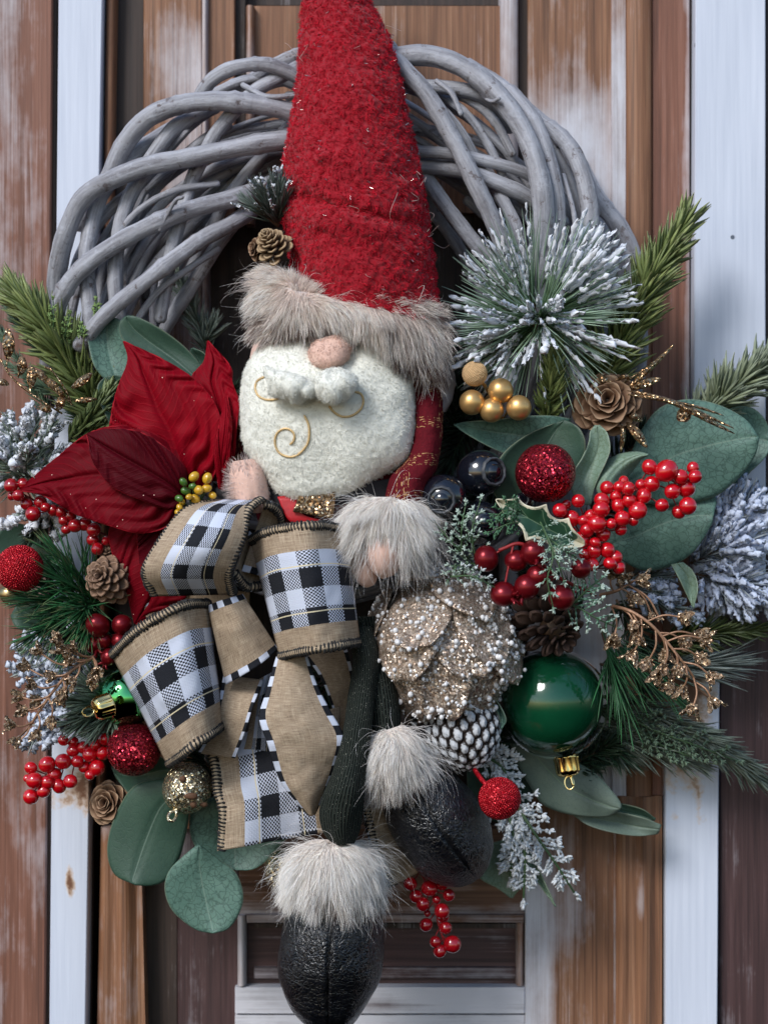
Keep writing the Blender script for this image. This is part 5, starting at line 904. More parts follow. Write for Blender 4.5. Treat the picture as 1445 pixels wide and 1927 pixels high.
# white tipped closed cone
def closed_cone():
    t = thing('painted_pinecone', 'closed pinecone with white painted scale tips above the bead ball', 'pinecone', P(875, 1388, .13), 'pinecones')
    n, m = 13, 18; th = np.linspace(0, PI*.62, n)[:, None]; ph = np.linspace(0, 2*PI, m+1)[None]
    V = np.stack(np.broadcast_arrays(.72*np.sin(th)*np.cos(ph)*(1-.1*np.sin(ph)), 1.0*np.sin(th)*np.sin(ph), .55*np.cos(th)+0*ph), -1)
    V[..., 2] += .18*np.exp(-(V[..., 0]**2+(V[..., 1]-.1)**2)/.03)
    r = np.broadcast_to(th/(PI*.62), V.shape[:2]).ravel(); nz = vnoise(V.reshape(-1, 3), 5, 3)*.22
    f = np.clip((.50-r+nz*1.1)/.14, 0, 1)[:, None]; col = np.array([.025, .018, .015])*(1-f)+np.array([.50, .52, .55])*f
    me = meshdata('scale', V.reshape(-1, 3), quads(n, m+1), M['seed'], col=col)
    A = nrm(np.array((0.10, -.42, -.9))); c = P(873, 1380, .125); s = S(.125); u = nrm(np.cross(A, [1, 0, 0])); v = np.cross(A, u); rg = np.random.RandomState(2)
    for i in range(120):
        h = 1-2*(i+.5)/120; q = math.sqrt(1-h*h); p = i*2.39996; N0 = u*math.cos(p)*q+v*math.sin(p)*q
        w = 62*(1-.12*h); pos = c+N0*w*s+A*h*66*s; N = nrm(N0+A*h*.9); up = nrm(A-N*np.dot(A, N)); X = np.cross(up, N)
        k = (.8+.25*q)*rg.uniform(.92, 1.08); mt = Matrix((X, up, N)).transposed().to_4x4(); mt.translation = Vector(pos)
        inst('scale', me, t, mt @ Matrix.Diagonal((13.5*s*k, 15.5*s*k, 14*s*k, 1)))
    inst('core', sphere_me('core', M['stem'], 16, 20), t, ballM(873, 1380, 60, .125))
closed_cone()

# ------------------------------------------------------------------ glitter strips, copper sprays
def strip(parent, pts, w, mat, name='glitter_leaf', th=0.0006, cup=0.002, nu=16, nv=7, prof=None):
    c = cr(pts, nu); T = np.gradient(c[:, :2], axis=0); T /= np.linalg.norm(T, axis=1, keepdims=True)+1e-9; Nn = np.stack([-T[:, 1], T[:, 0]], -1); u = np.linspace(0, 1, nu)
    ww = w/2*(prof(u) if prof else (np.sin(PI*np.clip(u*.94+.03, 0, 1))**.8+.05)); v = np.linspace(-1, 1, nv)
    G = np.zeros((nu, nv, 3)); G[..., :2] = c[:, None, :2]+Nn[:, None]*(ww[:, None]*v[None])[..., None]; G[..., 2] = c[:, None, 2]-cup*np.abs(v)[None]*np.sin(PI*u)[:, None]
    V = P3(G); W, F = thick_grid(V, th); U = np.stack(np.broadcast_arrays(u[:, None], (v*.5+.5)[None]), -1).reshape(-1, 2)
    return put(name, W, F, mat, parent, uv=np.concatenate([U, U]))
t = thing('glitter_pick', 'gold glitter strips and leaves radiating from the upper right pinecone', 'floral pick', P(1160, 760, .10))
for pts, w in (([(1175, 735, .12), (1215, 700, .13), (1268, 648, .125)], 9), ([(1165, 725, .12), (1220, 690, .12), (1262, 655, .12)], 5), ([(1180, 732, .12), (1210, 722, .128), (1243, 712, .125)], 16), ([(1180, 735, .13), (1230, 745, .14), (1290, 765, .14), (1381, 806, .13)], 7), ([(1180, 742, .13), (1260, 755, .145), (1330, 790, .14), (1382, 816, .13)], 9), ([(1250, 752, .142), (1310, 765, .142), (1362, 782, .135)], 4), ([(1300, 772, .14), (1288, 780, .142), (1274, 790, .14)], 26), ([(1165, 790, .12), (1172, 815, .125), (1168, 850, .12)], 9), ([(1178, 795, .12), (1195, 812, .13), (1217, 842, .125)], 17), ([(1180, 780, .12), (1195, 785, .125), (1208, 792, .12)], 14), ([(1125, 702, .12), (1138, 716, .125), (1160, 722, .12)], 14), ([(1160, 715, .12), (1175, 708, .125), (1188, 712, .12)], 9)): strip(t, pts, w, M['glit_gold'])
t = thing('glitter_fern', 'gold glitter fern spray with small pointed leaves at the upper left', 'floral pick', P(120, 800, .10))
A_ = lambda *p: [(x*.2075, 400+y*.2075, d) for x, y, d in p]
for p in (A_((560, 1820, .11), (400, 1720, .12), (200, 1580, .12), (80, 1460, .12), (0, 1330, .11)), A_((650, 1740, .115), (590, 1600, .12), (480, 1440, .12), (410, 1400, .12)), A_((640, 1720, .115), (480, 1600, .12), (300, 1430, .12)), A_((270, 1620, .12), (280, 1560, .12), (280, 1500, .12)), A_((60, 1420, .12), (60, 1370, .12), (70, 1330, .12)), A_((160, 1500, .12), (180, 1440, .12), (190, 1400, .12))): puttube('stem', P3(cr(p, 20)), 2*PX, M['glit_gold'], t, M=6)
for a, b, w in (((70, 1330), (70, 1050), 22), ((190, 1470), (190, 1300), 18), ((280, 1590), (275, 1380), 18), ((80, 1560), (-40, 1520), 12), ((650, 1590), (835, 1455), 15), ((680, 1705), (880, 1690), 9), ((470, 1800), (350, 1760), 13), ((520, 1790), (560, 1660), 17), ((540, 1620), (400, 1500), 14), ((440, 1540), (310, 1430), 14), ((600, 1700), (470, 1560), 12)):
    a_ = A_((*a, .122))[0]; b_ = A_((*b, .124))[0]; strip(t, [a_, ((a_[0]+b_[0])/2+2, (a_[1]+b_[1])/2, .128), b_], w, M['glit_gold'])
def bud_mesh():
    rgb = np.random.RandomState(3); W, Fq, off = [], [], 0
    for k in range(5):
        nu, nv = 6, 5; u = np.linspace(0, 1, nu)[:, None]; v = np.linspace(-1, 1, nv)[None]; a = k*2*PI/5+.3; w_ = .36*np.sin(PI*np.clip(u*.86+.10, 0, 1))*(1+.35*np.cos(u*14))
        X = w_*v; Z = u*(1.0 if k % 2 else .8)+0*v; Y = .06+.62*u**1.3*(1 if k % 2 else .55)+.12*np.abs(v)
        Y = Y+.06*np.cos(v*6+u*7); V = np.stack([X*math.cos(a)-Y*math.sin(a), X*math.sin(a)+Y*math.cos(a), Z], -1)
        V = V*np.array([1.25, 1.25, 1]); A, F = thick_grid(V, .05); A = A+rgb.normal(0, .05, A.shape); W.append(A); Fq += [f+off for f in F]; off += len(A)
    return meshdata('leaf_bud', np.concatenate(W), [np.concatenate(Fq)], M['bronze'], smooth=False)
me_bud = bud_mesh()
def spray(label, main, buds, d, size, seed=0):
    rng = np.random.RandomState(seed); t = thing('copper_spray', label, 'floral pick', P3(np.array(main[0])), 'copper leaf sprays'); sp = cr(main, 60); s = S(d); C = P3(sp); puttube('main_stem', C, np.linspace(3.6, 2.2, 60)*s, M['bronze_dark'], t, M=8)
    for b in buds:
        x, y = b[:2]; sz = (b[2] if len(b) > 2 else size); k = int(np.argmin((sp[:, 0]-x)**2+(sp[:, 1]-y)**2)); k = max(0, k-9); q = sp[k]; dd = d+rng.uniform(-.002, .006)
        vx, vy = x-q[0], y-q[1]; mid = ((x+q[0])/2+vy*.12, (y+q[1])/2-vx*.12, (dd+q[2])/2+.002); c = cr([tuple(q), mid, (x, y, dd)], 10); W = P3(c)
        puttube('twig', W, 1.9*s, M['bronze_dark'], t, M=6); D = nrm(W[-1]-W[-2]+np.array([0, -.0004, 0])); qq = Vector(D).to_track_quat('Z', 'Y') @ Quaternion((0, 0, 1), rng.uniform(0, 6))
        inst('leaf_bud', me_bud, t, Matrix.Translation(Vector(W[-1]-D*sz*s*.3)) @ qq.to_matrix().to_4x4() @ Matrix.Diagonal((sz*s*.85, sz*s*.85, sz*s*1.15, 1)))
    return t
cb = lambda L, x0, y0, s: [(x0+a*s, y0+b*s) for a, b in L]
spray('copper gold leaf spray drooping right of the green glass ball', [(1150, 1140, .14), (1185, 1150, .155), (1220, 1172, .16), (1250, 1203, .16), (1278, 1238, .16), (1302, 1270, .155), (1311, 1292, .15), (1332, 1312, .145)], cb([(380,555),(510,460),(535,545),(500,655),(600,705),(665,800),(745,860),(710,650),(795,745),(825,885),(890,1005),(1015,960),(1000,800),(925,675),(915,535),(825,575),(820,420),(700,745),(960,560)], 1045, 1040, .2907), .158, 24, 1)
spray('dull copper leaf tips between the bright red berries and blue flocked sprig', [(1130, 1120, .11), (1160, 1112, .12), (1190, 1095, .12)], [(1150, 1082), (1170, 1092), (1205, 1092), (1188, 1122), (1225, 1155, 12), (1240, 1162, 10)], .12, 25, 2)
spray('copper gold leaf spray fanning to the lower left over white flocking', [(175, 1237, .14), (135, 1262, .15), (105, 1295, .15), (80, 1330, .15), (55, 1368, .145), (38, 1386, .14)], cb([(280,670),(190,780),(235,910),(145,990),(275,1010),(175,1085),(85,1190),(130,1300),(265,1245),(365,1150),(435,1000),(380,840),(440,660),(525,650),(510,730),(690,800),(520,870),(455,950),(420,590),(665,860)], 0, 1050, .2646), .15, 20, 3)

# ------------------------------------------------------------------ glitter rose ball with pearls
def rose_ball():
    t = thing('glitter_rose_ball', 'big champagne glitter ball of overlapping petals dotted with white beads', 'ornament', P(830, 1210, .11))
    c = P(828, 1205, .115); s = S(.115); R = 134*s; rng = np.random.RandomState(12); inst('core', sphere_me('core', M['glit_champ'], 40, 50), t, ballM(828, 1205, 120, .115)); Ws = []
    rows = [(-.8, 5, .30), (-.4, 7, .26), (0.0, 8, .22), (.35, 8, .20), (.68, 6, .22), (.92, 4, .25)]
    for ri, (lat, n, tilt) in enumerate(rows):
        for k in range(n):
            ph = 2*PI*(k+.5*(ri % 2)+rng.uniform(-.22, .22))/n; lt = lat+rng.uniform(-.09, .09); z = max(-.97, min(.97, lt)); q = math.sqrt(1-z*z)
            N = np.array([q*math.cos(ph), q*math.sin(ph), z]); dn = nrm(np.array([0.22, 0, -1.])-N*np.dot([0.22, 0, -1.], N)+rng.normal(0, .16, 3)); sd = np.cross(N, dn)
            nu, nv = 20, 13; u = np.linspace(0, 1, nu)[:, None, None]; v = np.linspace(-1, 1, nv)[None, :, None]; L = 1.0*rng.uniform(.85, 1.1); w_ = .50*np.sin(PI*np.clip(u*.80+.16, 0, 1))**.7
            ang = (u-.15)*L; px_ = N*np.cos(ang)+dn*np.sin(ang); D = nrm(px_+sd*v*w_); lift = .96+.05*ri/5+.20*u**2.5*rng.uniform(.4, 1.2)+.05*np.sin(v*2.5+k)*u+.07*v*v*(1 if rng.rand() > .4 else -.3)*u+0.02*(k % 2)
            V = c+D*R*lift; V = V+nrm(V-c)*(vnoise(V, 140, k)*.0016)[..., None]; Ws.append((V, k)); A, F = thick_grid(V, .0011); put('petal', A, F, M['glit_champ'], t)
    # beads scattered on the petals
    C = np.concatenate([(lambda f, g, i, j: V[i, j]*(1-f)*(1-g)+V[i+1, j]*f*(1-g)+V[i, j+1]*(1-f)*g+V[i+1, j+1]*f*g)(rng.rand(150, 1), rng.rand(150, 1), rng.randint(1, 19, 150), rng.randint(0, 12, 150)) for V, _ in Ws]); n = 3600; i = rng.choice(len(C), n); r = nrm(C[i]-c); pos = C[i]+rng.normal(0, .0012, (n, 3)); k = pos[:, 1] < c[1]+.03; pos, r = pos[k], r[k]; n = len(pos)
    rad = np.clip(rng.exponential(.0006, n)+.00060, 0, .0022); pos = pos+r*rad[:, None]*.6
    tv = np.array([(math.sin(a)*math.cos(b), math.sin(a)*math.sin(b), math.cos(a)) for a in (.7, 1.57, 2.44) for b in np.arange(7)*2*PI/7]+[(0, 0, 1), (0, 0, -1)]); m = 7
    tf = np.array([(a*m+b, a*m+(b+1) % m, (a+1)*m+(b+1) % m, (a+1)*m+b) for a in range(2) for b in range(m)]); tr = np.array([(21, (b+1) % m, b) for b in range(m)]+[(22, 14+b, 14+(b+1) % m) for b in range(m)])
    V = (pos[:, None]+tv[None]*rad[:, None, None]).reshape(-1, 3); o = np.arange(n)[:, None, None]*23; put('white_beads', V, [(tf[None]+o).reshape(-1, 4)[:, ::-1], (tr[None]+o).reshape(-1, 3)[:, ::-1]], M['pearl'], t, kind='stuff')
rose_ball()

# ------------------------------------------------------------------ bow
bow = thing('ribbon_bow', 'burlap ribbon bow with black and white checked band and stitched edges', 'bow', P(500, 1230, .12))
def stitch(edge, parent, inward=(0, 0), pitch=6.2, w=15, dd=0.0012, light=True):
    """blanket stitching: dark twisted threads wrapped over a pale cord along an edge (world points)"""
    E = np.asarray(edge); l = np.concatenate([[0], np.cumsum(np.linalg.norm(np.diff(E, axis=0), axis=1))]); n = int(l[-1]/(pitch*PX)); q = (np.arange(n)+.5)/n*l[-1]
    C = np.stack([np.interp(q, l, E[:, k]) for k in range(3)], -1); T = nrm(np.gradient(C, axis=0)); I = nrm(np.array([inward[0], 0, -inward[1]], float)); I = I-T*(T@I)[:, None]; I = nrm(I); N = nrm(np.cross(T, I)); N = N*np.sign(-N[:, 1:2]+1e-9)
    a = np.linspace(-.25*PI, 1.15*PI, 8); hw = w*PX*.5; rg = np.random.RandomState(n)
    sl = rg.uniform(.1, .45, (n, 1, 1))*hw; P_ = C[:, None]+I[:, None]*hw+I[:, None]*(-np.cos(a))[None, :, None]*hw*rg.uniform(.85, 1.2, (n, 1, 1))+N[:, None]*(np.sin(a))[None, :, None]*0.0016+T[:, None]*(np.linspace(-1, 1, 8)[None, :, None]*sl)
    dark = rg.uniform(.010, .035, (n, 1))*np.ones((1, 3)); V, F = tubes(P_, np.full((n, 8), 2.35*PX), 5, seed=n); put('edge_stitching', V, F, M['thread'], parent, col=np.repeat(np.repeat(dark, 8, 0), 5, 0), kind='stuff')
    cc = C+I*hw; puttube('edge_cord', cc[::2] if n > 12 else cc, hw*.78, M['cord'], parent, M=8)
M['cord'] = plain('pale overlock cord', (0.40, 0.31, 0.21), 0.8, 0, 900, 0.6)
def rib(L, R, dep, mat='ribbon', name='ribbon_loop', st=(1, 1), nu=50, nv=40, noise=0.0019, iv=None, label=None, th=0.0007):
    o, V = sheet(name, L, R, M[mat], bow, nu, nv, dep, None, th, 0.1, noise, label=label)
    for side, e in ((0, V[:, 0]), (1, V[:, -1])):
        if st[side]:
            i = V[nu//2, nv//2]-e[nu//2]; stitch(e, o, (i[0], -i[2]))
    return o
# front loops: the L and R curves are the ribbon's two stitched edges
rib([(470, 1010, .150), (500, 993, .158), (560, 983, .166), (610, 981, .166), (650, 990, .158)][::1], [(528, 1243, .155), (560, 1236, .162), (594, 1230, .166), (636, 1223, .166), (678, 1216, .155)], lambda u, v: .025*np.sin(PI*u)**.7+.004*np.sin(v*PI)+.0016*np.sin(u*13+v*2.5), label='right front loop, check band level')
rib([(207, 1226, .140), (252, 1181, .155), (306, 1148, .160), (350, 1130, .158), (392, 1128, .145)], [(318, 1446, .135), (345, 1428, .15), (375, 1405, .155), (398, 1390, .152), (421, 1372, .14)], lambda u, v: .023*np.sin(PI*u)**.7+.003*np.sin(v*PI)+.0016*np.sin(u*12-v*3), label='lower left loop, turned on the slant')
rib([(400, 940, .150), (345, 957, .158), (300, 1012, .165), (266, 1075, .162), (284, 1122, .150)], [(500, 941, .165), (474, 963, .175), (462, 1010, .183), (446, 1050, .183), (438, 1085, .176), (446, 1118, .160)], lambda u, v: .022*np.sin(PI*u)*np.sin(PI*v)+.006*np.sin(u*3), label='upper left loop curving over')
rib([(500, 941, .164), (520, 948, .158), (532, 965, .15), (534, 990, .14)], [(455, 1075, .155), (475, 1080, .15), (490, 1085, .145), (500, 1100, .135)], lambda u, v: -.012*np.sin(PI*v)+0*u, 'ribbon_back', 'loop_inside', (1, 0))
rib([(438, 1085, .17), (460, 1112, .155), (480, 1112, .15), (500, 1110, .14)], [(470, 1000, .15), (480, 1010, .14), (490, 1020, .135), (500, 1030, .13)], lambda u, v: -.01*np.sin(PI*v)+0*u, 'ribbon_back', 'loop_inside', (1, 0))
rib([(391, 1140, .150), (410, 1132, .155), (430, 1126, .157), (456, 1118, .155)], [(425, 1289, .150), (455, 1272, .158), (490, 1250, .158), (524, 1222, .150)], lambda u, v: .008*np.sin(PI*u)+.003*np.sin(v*5), 'ribbon_back', 'ribbon_tail', (0, 0), label='plain burlap fold between the loops')
rib([(520, 1236, .155), (502, 1300, .165), (488, 1350, .172), (504, 1401, .176), (525, 1466, .172), (554, 1506, .165), (582, 1537, .155)], [(578, 1236, .155), (597, 1290, .16), (621, 1337, .166), (646, 1387, .170), (634, 1440, .166), (613, 1490, .16), (592, 1535, .15)], lambda u, v: .008*np.sin(PI*v)+.003*np.sin(u*7), 'ribbon_back', 'ribbon_tail', (0, 0), label='long burlap tail in the middle', nu=60)
rib([(385, 1400, .125), (398, 1450, .135), (402, 1490, .14), (412, 1530, .142), (409, 1602, .14)], [(640, 1330, .12), (640, 1400, .125), (640, 1450, .13), (640, 1500, .13), (650, 1560, .125)], lambda u, v: .006*np.sin(v*7)*u, 'ribbon', 'ribbon_tail', (1, 0), label='checked tail hanging at the bottom left')
rib([(420, 1272, .130), (412, 1320, .14), (400, 1370, .142), (372, 1418, .135)], [(497, 1280, .135), (478, 1325, .15), (462, 1375, .155), (442, 1428, .15)], lambda u, v: .004*np.sin(u*5), 'ribbon_back', 'ribbon_tail', (0, 0))
rib([(485, 1280, .125), (475, 1330, .13), (462, 1400, .13), (445, 1440, .125)], [(540, 1250, .125), (520, 1320, .13), (520, 1400, .13), (530, 1460, .125)], lambda u, v: 0*u, 'ribbon', 'ribbon_tail', (0, 0))
rib([(670, 1440, .105), (682, 1520, .11), (700, 1600, .112), (732, 1672, .11)], [(760, 1440, .10), (775, 1520, .105), (785, 1590, .11), (792, 1640, .105)], lambda u, v: .003*np.sin(v*6), 'ribbon_back', 'ribbon_tail', (1, 0), label='burlap tail end between the two boots')
rib([(560, 1220, .10), (600, 1270, .105), (625, 1330, .105), (640, 1380, .10)], [(650, 1210, .10), (662, 1260, .10), (665, 1310, .10), (660, 1360, .10)], lambda u, v: 0*u, 'ribbon_back', 'ribbon_tail', (0, 0))
rib([(270, 1140, .12), (330, 1110, .125), (400, 1105, .13), (470, 1110, .125)], [(280, 1180, .115), (340, 1160, .12), (400, 1150, .12), (470, 1150, .12)], lambda u, v: 0*u, 'ribbon_back', 'loop_inside', (0, 0))

# ------------------------------------------------------------------ gnome
gn = thing('gnome_doll', 'plush gnome doll with tall red fleece hat, white beard and black boots', 'gnome doll', P(640, 960, .08))
def fur(name, V, n, lpx, flow, lift, c_root, c_tip, wpx=1.5, seed=0, clump=0.55, nclump=160, grav=0.12, tipdark=0.0, colnoise=0.25, curl=0.10, parent=None, K=6, front=0.35, jit=.22, darkfn=None, lenfn=None):
    rng = np.random.RandomState(seed); p, N = sample(V, n, rng, front); s = S(.15); px = p[:, 0]/(PX*(CAMD+p[:, 1])/1.4)+722.5; py = 963.5-p[:, 2]/(PX*(CAMD+p[:, 1])/1.4)
    fx, fy = flow(px, py); D = np.stack([fx, np.zeros_like(fx), -fy], -1); nz = np.stack([vnoise(p, 120, seed+1), vnoise(p, 120, seed+2)*.5, vnoise(p, 120, seed+3)], -1)
    D = nrm(nrm(D)+N*lift+nz*.65+rng.normal(0, jit, (n, 3))); D = nrm(D-N*np.minimum(0, (D*N).sum(-1, keepdims=True)-.08)); L = lpx*s*rng.uniform(.55, 1.15, n)
    if lenfn is not None: L = L*lenfn(px, py)
    q = np.linspace(0, 1, K)[None, :, None]; B = nrm(rng.normal(size=(n, 3)))
    C = p[:, None]+D[:, None]*L[:, None, None]*q+np.array([0, 0, -1.])*grav*L[:, None, None]*q**2+B[:, None]*np.sin(q*3.0)*curl*L[:, None, None]
    if clump:
        ci = rng.choice(n, nclump, replace=False); dist = ((p[:, None]-p[ci][None])**2).sum(-1); j = ci[np.argmin(dist, 1)]
        tgt = C[j]+ (p-p[j])[:, None]*(1-q*.75); C = C*(1-clump*q**1.2)+tgt*clump*q**1.2
    R = wpx/2*s*np.linspace(1, .12, K)[None]*rng.uniform(.7, 1.2, (n, 1)); cr_, ct = np.array(c_root), np.array(c_tip)
    col = cr_*(1-q)+ct*q; col = col*(1+colnoise*(rng.rand(n, 1, 1)-.5)*2)*(1+.18*vnoise(p, 90, seed+9)[:, None, None])
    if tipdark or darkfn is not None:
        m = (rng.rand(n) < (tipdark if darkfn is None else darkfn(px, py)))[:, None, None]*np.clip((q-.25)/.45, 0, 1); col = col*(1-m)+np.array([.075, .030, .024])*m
    W, F = tubes(C, R, 3, seed=seed); return put(name, W, F, M['fur'], parent, col=np.repeat(np.clip(col, 0, .95).reshape(-1, 3), 3, 0), kind='stuff')
# hat
hatL = [(598, -110), (585, -40), (572, 20), (567, 80), (562, 150), (549, 220), (541, 300), (540, 380), (543, 430), (548, 480), (560, 545)]
hatR = [(668, -110), (684, -40), (704, 20), (728, 70), (747, 130), (763, 200), (781, 290), (800, 400), (812, 480), (820, 550), (826, 610)]
fold = lambda V: .0016*fbm(V, 170, 3, 3)+.0020*np.abs(vnoise(V, 300, 8))+.0012*vnoise(V, 110, 9)+.0016*vnoise(V*np.array([.6, 1, 1.6]), 40, 5)
def hatgroove(u, a): 
    y = u*1.0; return -.0045*np.exp(-((u-.735-.015*np.cos(a))/.014)**2)+.003*np.exp(-((u-.78)/.03)**2)
HV = loft(hatL, hatR, [.085, .10, .118, .125, .125, .125], [.020, .03, .038, .044, .050, .052, .053], 300, 240, fold, hatgroove)
putgrid('hat', HV, M['fleece'], gn)
down = lambda a, b: (np.zeros_like(a), np.ones_like(b))
rfx = lambda a, b: (np.sin(a*.31+b*.17), np.cos(a*.23-b*.29))
fur('hat_fuzz', HV, 26000, 9, rfx, .9, (.34, .002, .010), (.78, .020, .050), 1.4, 3, .5, 3200, .1, curl=.4, parent=gn, K=4, jit=.6)
rg = np.random.RandomState(8); p, N = sample(HV, 260, rg); D = nrm(N*.7+rg.normal(0, .6, (260, 3))); L = rg.uniform(3, 8, 260)*PX; C = p[:, None]+N[:, None]*.0012+D[:, None]*L[:, None, None]*np.linspace(0, 1, 3)[None, :, None]
V, F = tubes(C, np.full((260, 3), .55*PX*1.2), 3); M['tinsel'] = metal('tinsel fibre', (.95, .85, .8), .15); put('tinsel_fibres', V, F, M['tinsel'], gn, kind='stuff')
# pale stray fibres on the hat
p, N = sample(HV, 22, rg); D = nrm(rg.normal(size=(22, 3))+N*.3); q = np.linspace(0, 1, 10)[None, :, None]; B = nrm(rg.normal(size=(22, 3))); C = p[:, None]+N[:, None]*.0026+D[:, None]*(rg.uniform(15, 60, 22)*PX)[:, None, None]*q+B[:, None]*np.sin(q*4)*.005
V, F = tubes(C, np.full((22, 10), .45*PX), 3); M['fibre'] = plain('pale fibre', (.6, .45, .42), .6); put('stray_fibres', V, F, M['fibre'], gn, kind='stuff')
# head, beard
V = loft([(540, 590), (480, 640), (470, 720), (500, 800), (560, 840)], [(740, 590), (790, 640), (795, 720), (770, 800), (700, 840)], .115, [.02, .042, .045, .042, .02], 40, 50); putgrid('head', V, M['skin'], gn)
bl = [(520, 632), (494, 648), (468, 685), (455, 730), (453, 780), (458, 830), (474, 868), (502, 905), (522, 930), (560, 945), (592, 948)]
br = [(735, 625), (752, 648), (766, 685), (777, 730), (780, 780), (779, 825), (768, 862), (728, 890), (688, 912), (645, 934), (606, 947)]
def nosegap(u, a):  # the cleft round the nose at the top of the beard
    x = np.cos(a); g = np.exp(-((x-.02)/.28)**4)*np.clip(1-u*5.5, 0, 1); return -.020*g
bd = lambda V: .0006*fbm(V, 330, 21, 3)+.0013*vnoise(V, 55, 4)
BV = loft(bl, br, .138, [.014, .028, .034, .036, .036, .034, .030, .026, .022, .015, .004], 170, 180, bd, nosegap, 2.5); putgrid('beard', BV, M['beard'], gn)
fur('beard_fuzz', BV, 26000, 5.5, rfx, .9, (.80, .80, .74), (.88, .88, .82), 0.75, 5, 0, 2600, .2, curl=.3, parent=gn, K=4, colnoise=.04, jit=.6)
def surf(V, x, y, off=0.0):
    key = id(V)
    if key not in surf.c:
        nu, nv = V.shape[:2]; surf.c[key] = BVHTree.FromPolygons([tuple(q) for q in V.reshape(-1, 3)], [tuple(int(k) for k in f) for f in quads(nu, nv)])
    o = Vector((0, -CAMD, 0)); d = (Vector(P(x, y, 0.0))-o).normalized(); h = surf.c[key].ray_cast(o, d); return (h[0]-d*off) if h[0] else Vector(P(x, y, .15))
surf.c = {}
for pts in ([(499, 708), (484, 716), (480, 730), (486, 745), (502, 752), (520, 751), (532, 746)], [(618, 762), (628, 775), (645, 784), (664, 781), (680, 768), (684, 750), (676, 738), (664, 738)], [(571, 779), (581, 800), (580, 832), (563, 854), (545, 860), (525, 852), (517, 833), (521, 815), (535, 806), (549, 810), (555, 822), (550, 834), (543, 837)]):
    c = cr([(x, y, 0) for x, y in pts], len(pts)*10); W = np.array([surf(BV, x, y, .0006) for x, y, _ in c]); W = np.stack([np.convolve(np.pad(W[:, k], 4, 'edge'), np.ones(9)/9, 'valid') for k in range(3)], -1)
    r = np.full(len(W), 2.1*PX); r[:3] *= [.3, .6, .8]; r[-3:] *= [.8, .6, .3]; puttube('embroidered_swirl', W, r*(1+.12*np.sin(np.arange(len(W))*2.2)), M['goldthread'], gn, M=7)
wob = lambda V: .0015*fbm(V, 70, 31, 3)
V = loft([(592, 640), (584, 652), (580, 668), (586, 685), (600, 694), (616, 697)], [(640, 626), (655, 640), (661, 656), (656, 676), (640, 690), (622, 697)], .165, [.006, .014, .017, .017, .011, .002], 50, 60, lambda V: .0008*fbm(V, 120, 2)); putgrid('nose', V, M['skin'], gn)
fur('nose_fuzz', V, 1500, 5, rfx, .8, (.62, .40, .33), (.72, .52, .44), 1.0, 6, .3, 200, .1, curl=.4, parent=gn, K=4, jit=.6)
def crumple(V): return .0011*np.sin(vnoise(V, 55, 41)*4+V[..., 0]*260)+.0009*vnoise(V, 90, 7)+.0003*fbm(V, 330, 5, 2)
V1 = loft([(494, 690), (500, 688), (520, 698), (545, 700), (570, 706), (594, 716)], [(505, 742), (520, 748), (545, 756), (565, 757), (582, 752), (598, 742)], .180, [.004, .010, .014, .015, .013, .005], 60, 60, crumple); putgrid('moustache', V1, M['beard'], gn, label='left half of the moustache, crumpled')
mfz = dict(parent=gn, K=4, colnoise=.04, jit=.6)
fur('moustache_fuzz', V1, 3500, 5, rfx, .9, (.80, .80, .74), (.88, .88, .82), .7, 61, 0, 10, .2, curl=.3, **mfz)
V1 = loft([(590, 712), (610, 700), (635, 692), (652, 698), (664, 706), (671, 712)], [(598, 748), (612, 757), (632, 762), (648, 752), (662, 738), (673, 722)], .184, [.005, .014, .016, .014, .010, .003], 60, 60, crumple); putgrid('moustache', V1, M['beard'], gn, label='right half of the moustache, knotted')
fur('moustache_fuzz', V1, 3500, 5, rfx, .9, (.80, .80, .74), (.88, .88, .82), .7, 62, 0, 10, .2, curl=.3, **mfz)
# brim of long fur
brL = [(500, 470), (478, 500), (470, 545), (474, 590), (486, 620), (505, 636)]
brR = [(812, 548), (832, 580), (842, 620), (838, 660), (822, 690), (800, 705)]
def brim():
    # rings run across the face: top edge to bottom edge of the fur band
    top = cr([(482, 520, 0), (520, 508, 0), (560, 535, 0), (620, 560, 0), (700, 568, 0), (770, 575, 0), (826, 600, 0)], 90); bot = cr([(482, 622, 0), (515, 632, 0), (560, 610, 0), (620, 592, 0), (690, 612, 0), (755, 650, 0), (818, 700, 0)], 90)
    th = np.linspace(-PI/2, 1.5*PI, 50); m = (top+bot)/2; h = (bot-top)/2; x = np.linspace(-1, 1, 90); dc = .125+.035*np.sqrt(np.clip(1-(x*.93)**2, 0, 1)); hd = .016*np.sqrt(np.clip(1-(x*.97)**2, 0, 1))+.004
    G = m[:, None]+h[:, None]*np.cos(th)[None, :, None]; G[..., 2] = dc[:, None]+hd[:, None]*np.sin(th)[None]; return P3(G)
RV = brim(); putgrid('brim', RV, M['underfur_pale'], gn)
def bflow(px, py):
    f = np.clip((px-470)/370, 0, 1); a = np.interp(f, [0, .12, .3, .45, .6, .8, 1], [-1.2, -.7, .3, .5, .3, .35, .5]); b = np.interp(f, [0, .12, .3, .45, .6, .8, 1], [.15, .35, .45, .35, .7, 1, 1]); up = py < np.interp(px, [480, 560, 830], [525, 548, 600])
    return a, np.where(up, b*.2-.35, b)
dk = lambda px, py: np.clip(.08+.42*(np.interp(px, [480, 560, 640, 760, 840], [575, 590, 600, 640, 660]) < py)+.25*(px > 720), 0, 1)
fur('brim_fur', RV, 21000, 46, bflow, .38, (.76, .60, .52), (.98, .88, .80), 1.05, 11, .45, 620, .35, parent=gn, darkfn=dk, lenfn=lambda a, b: np.interp(a, [480, 560, 700, 840], [.75, .8, 1.0, 1.15]))
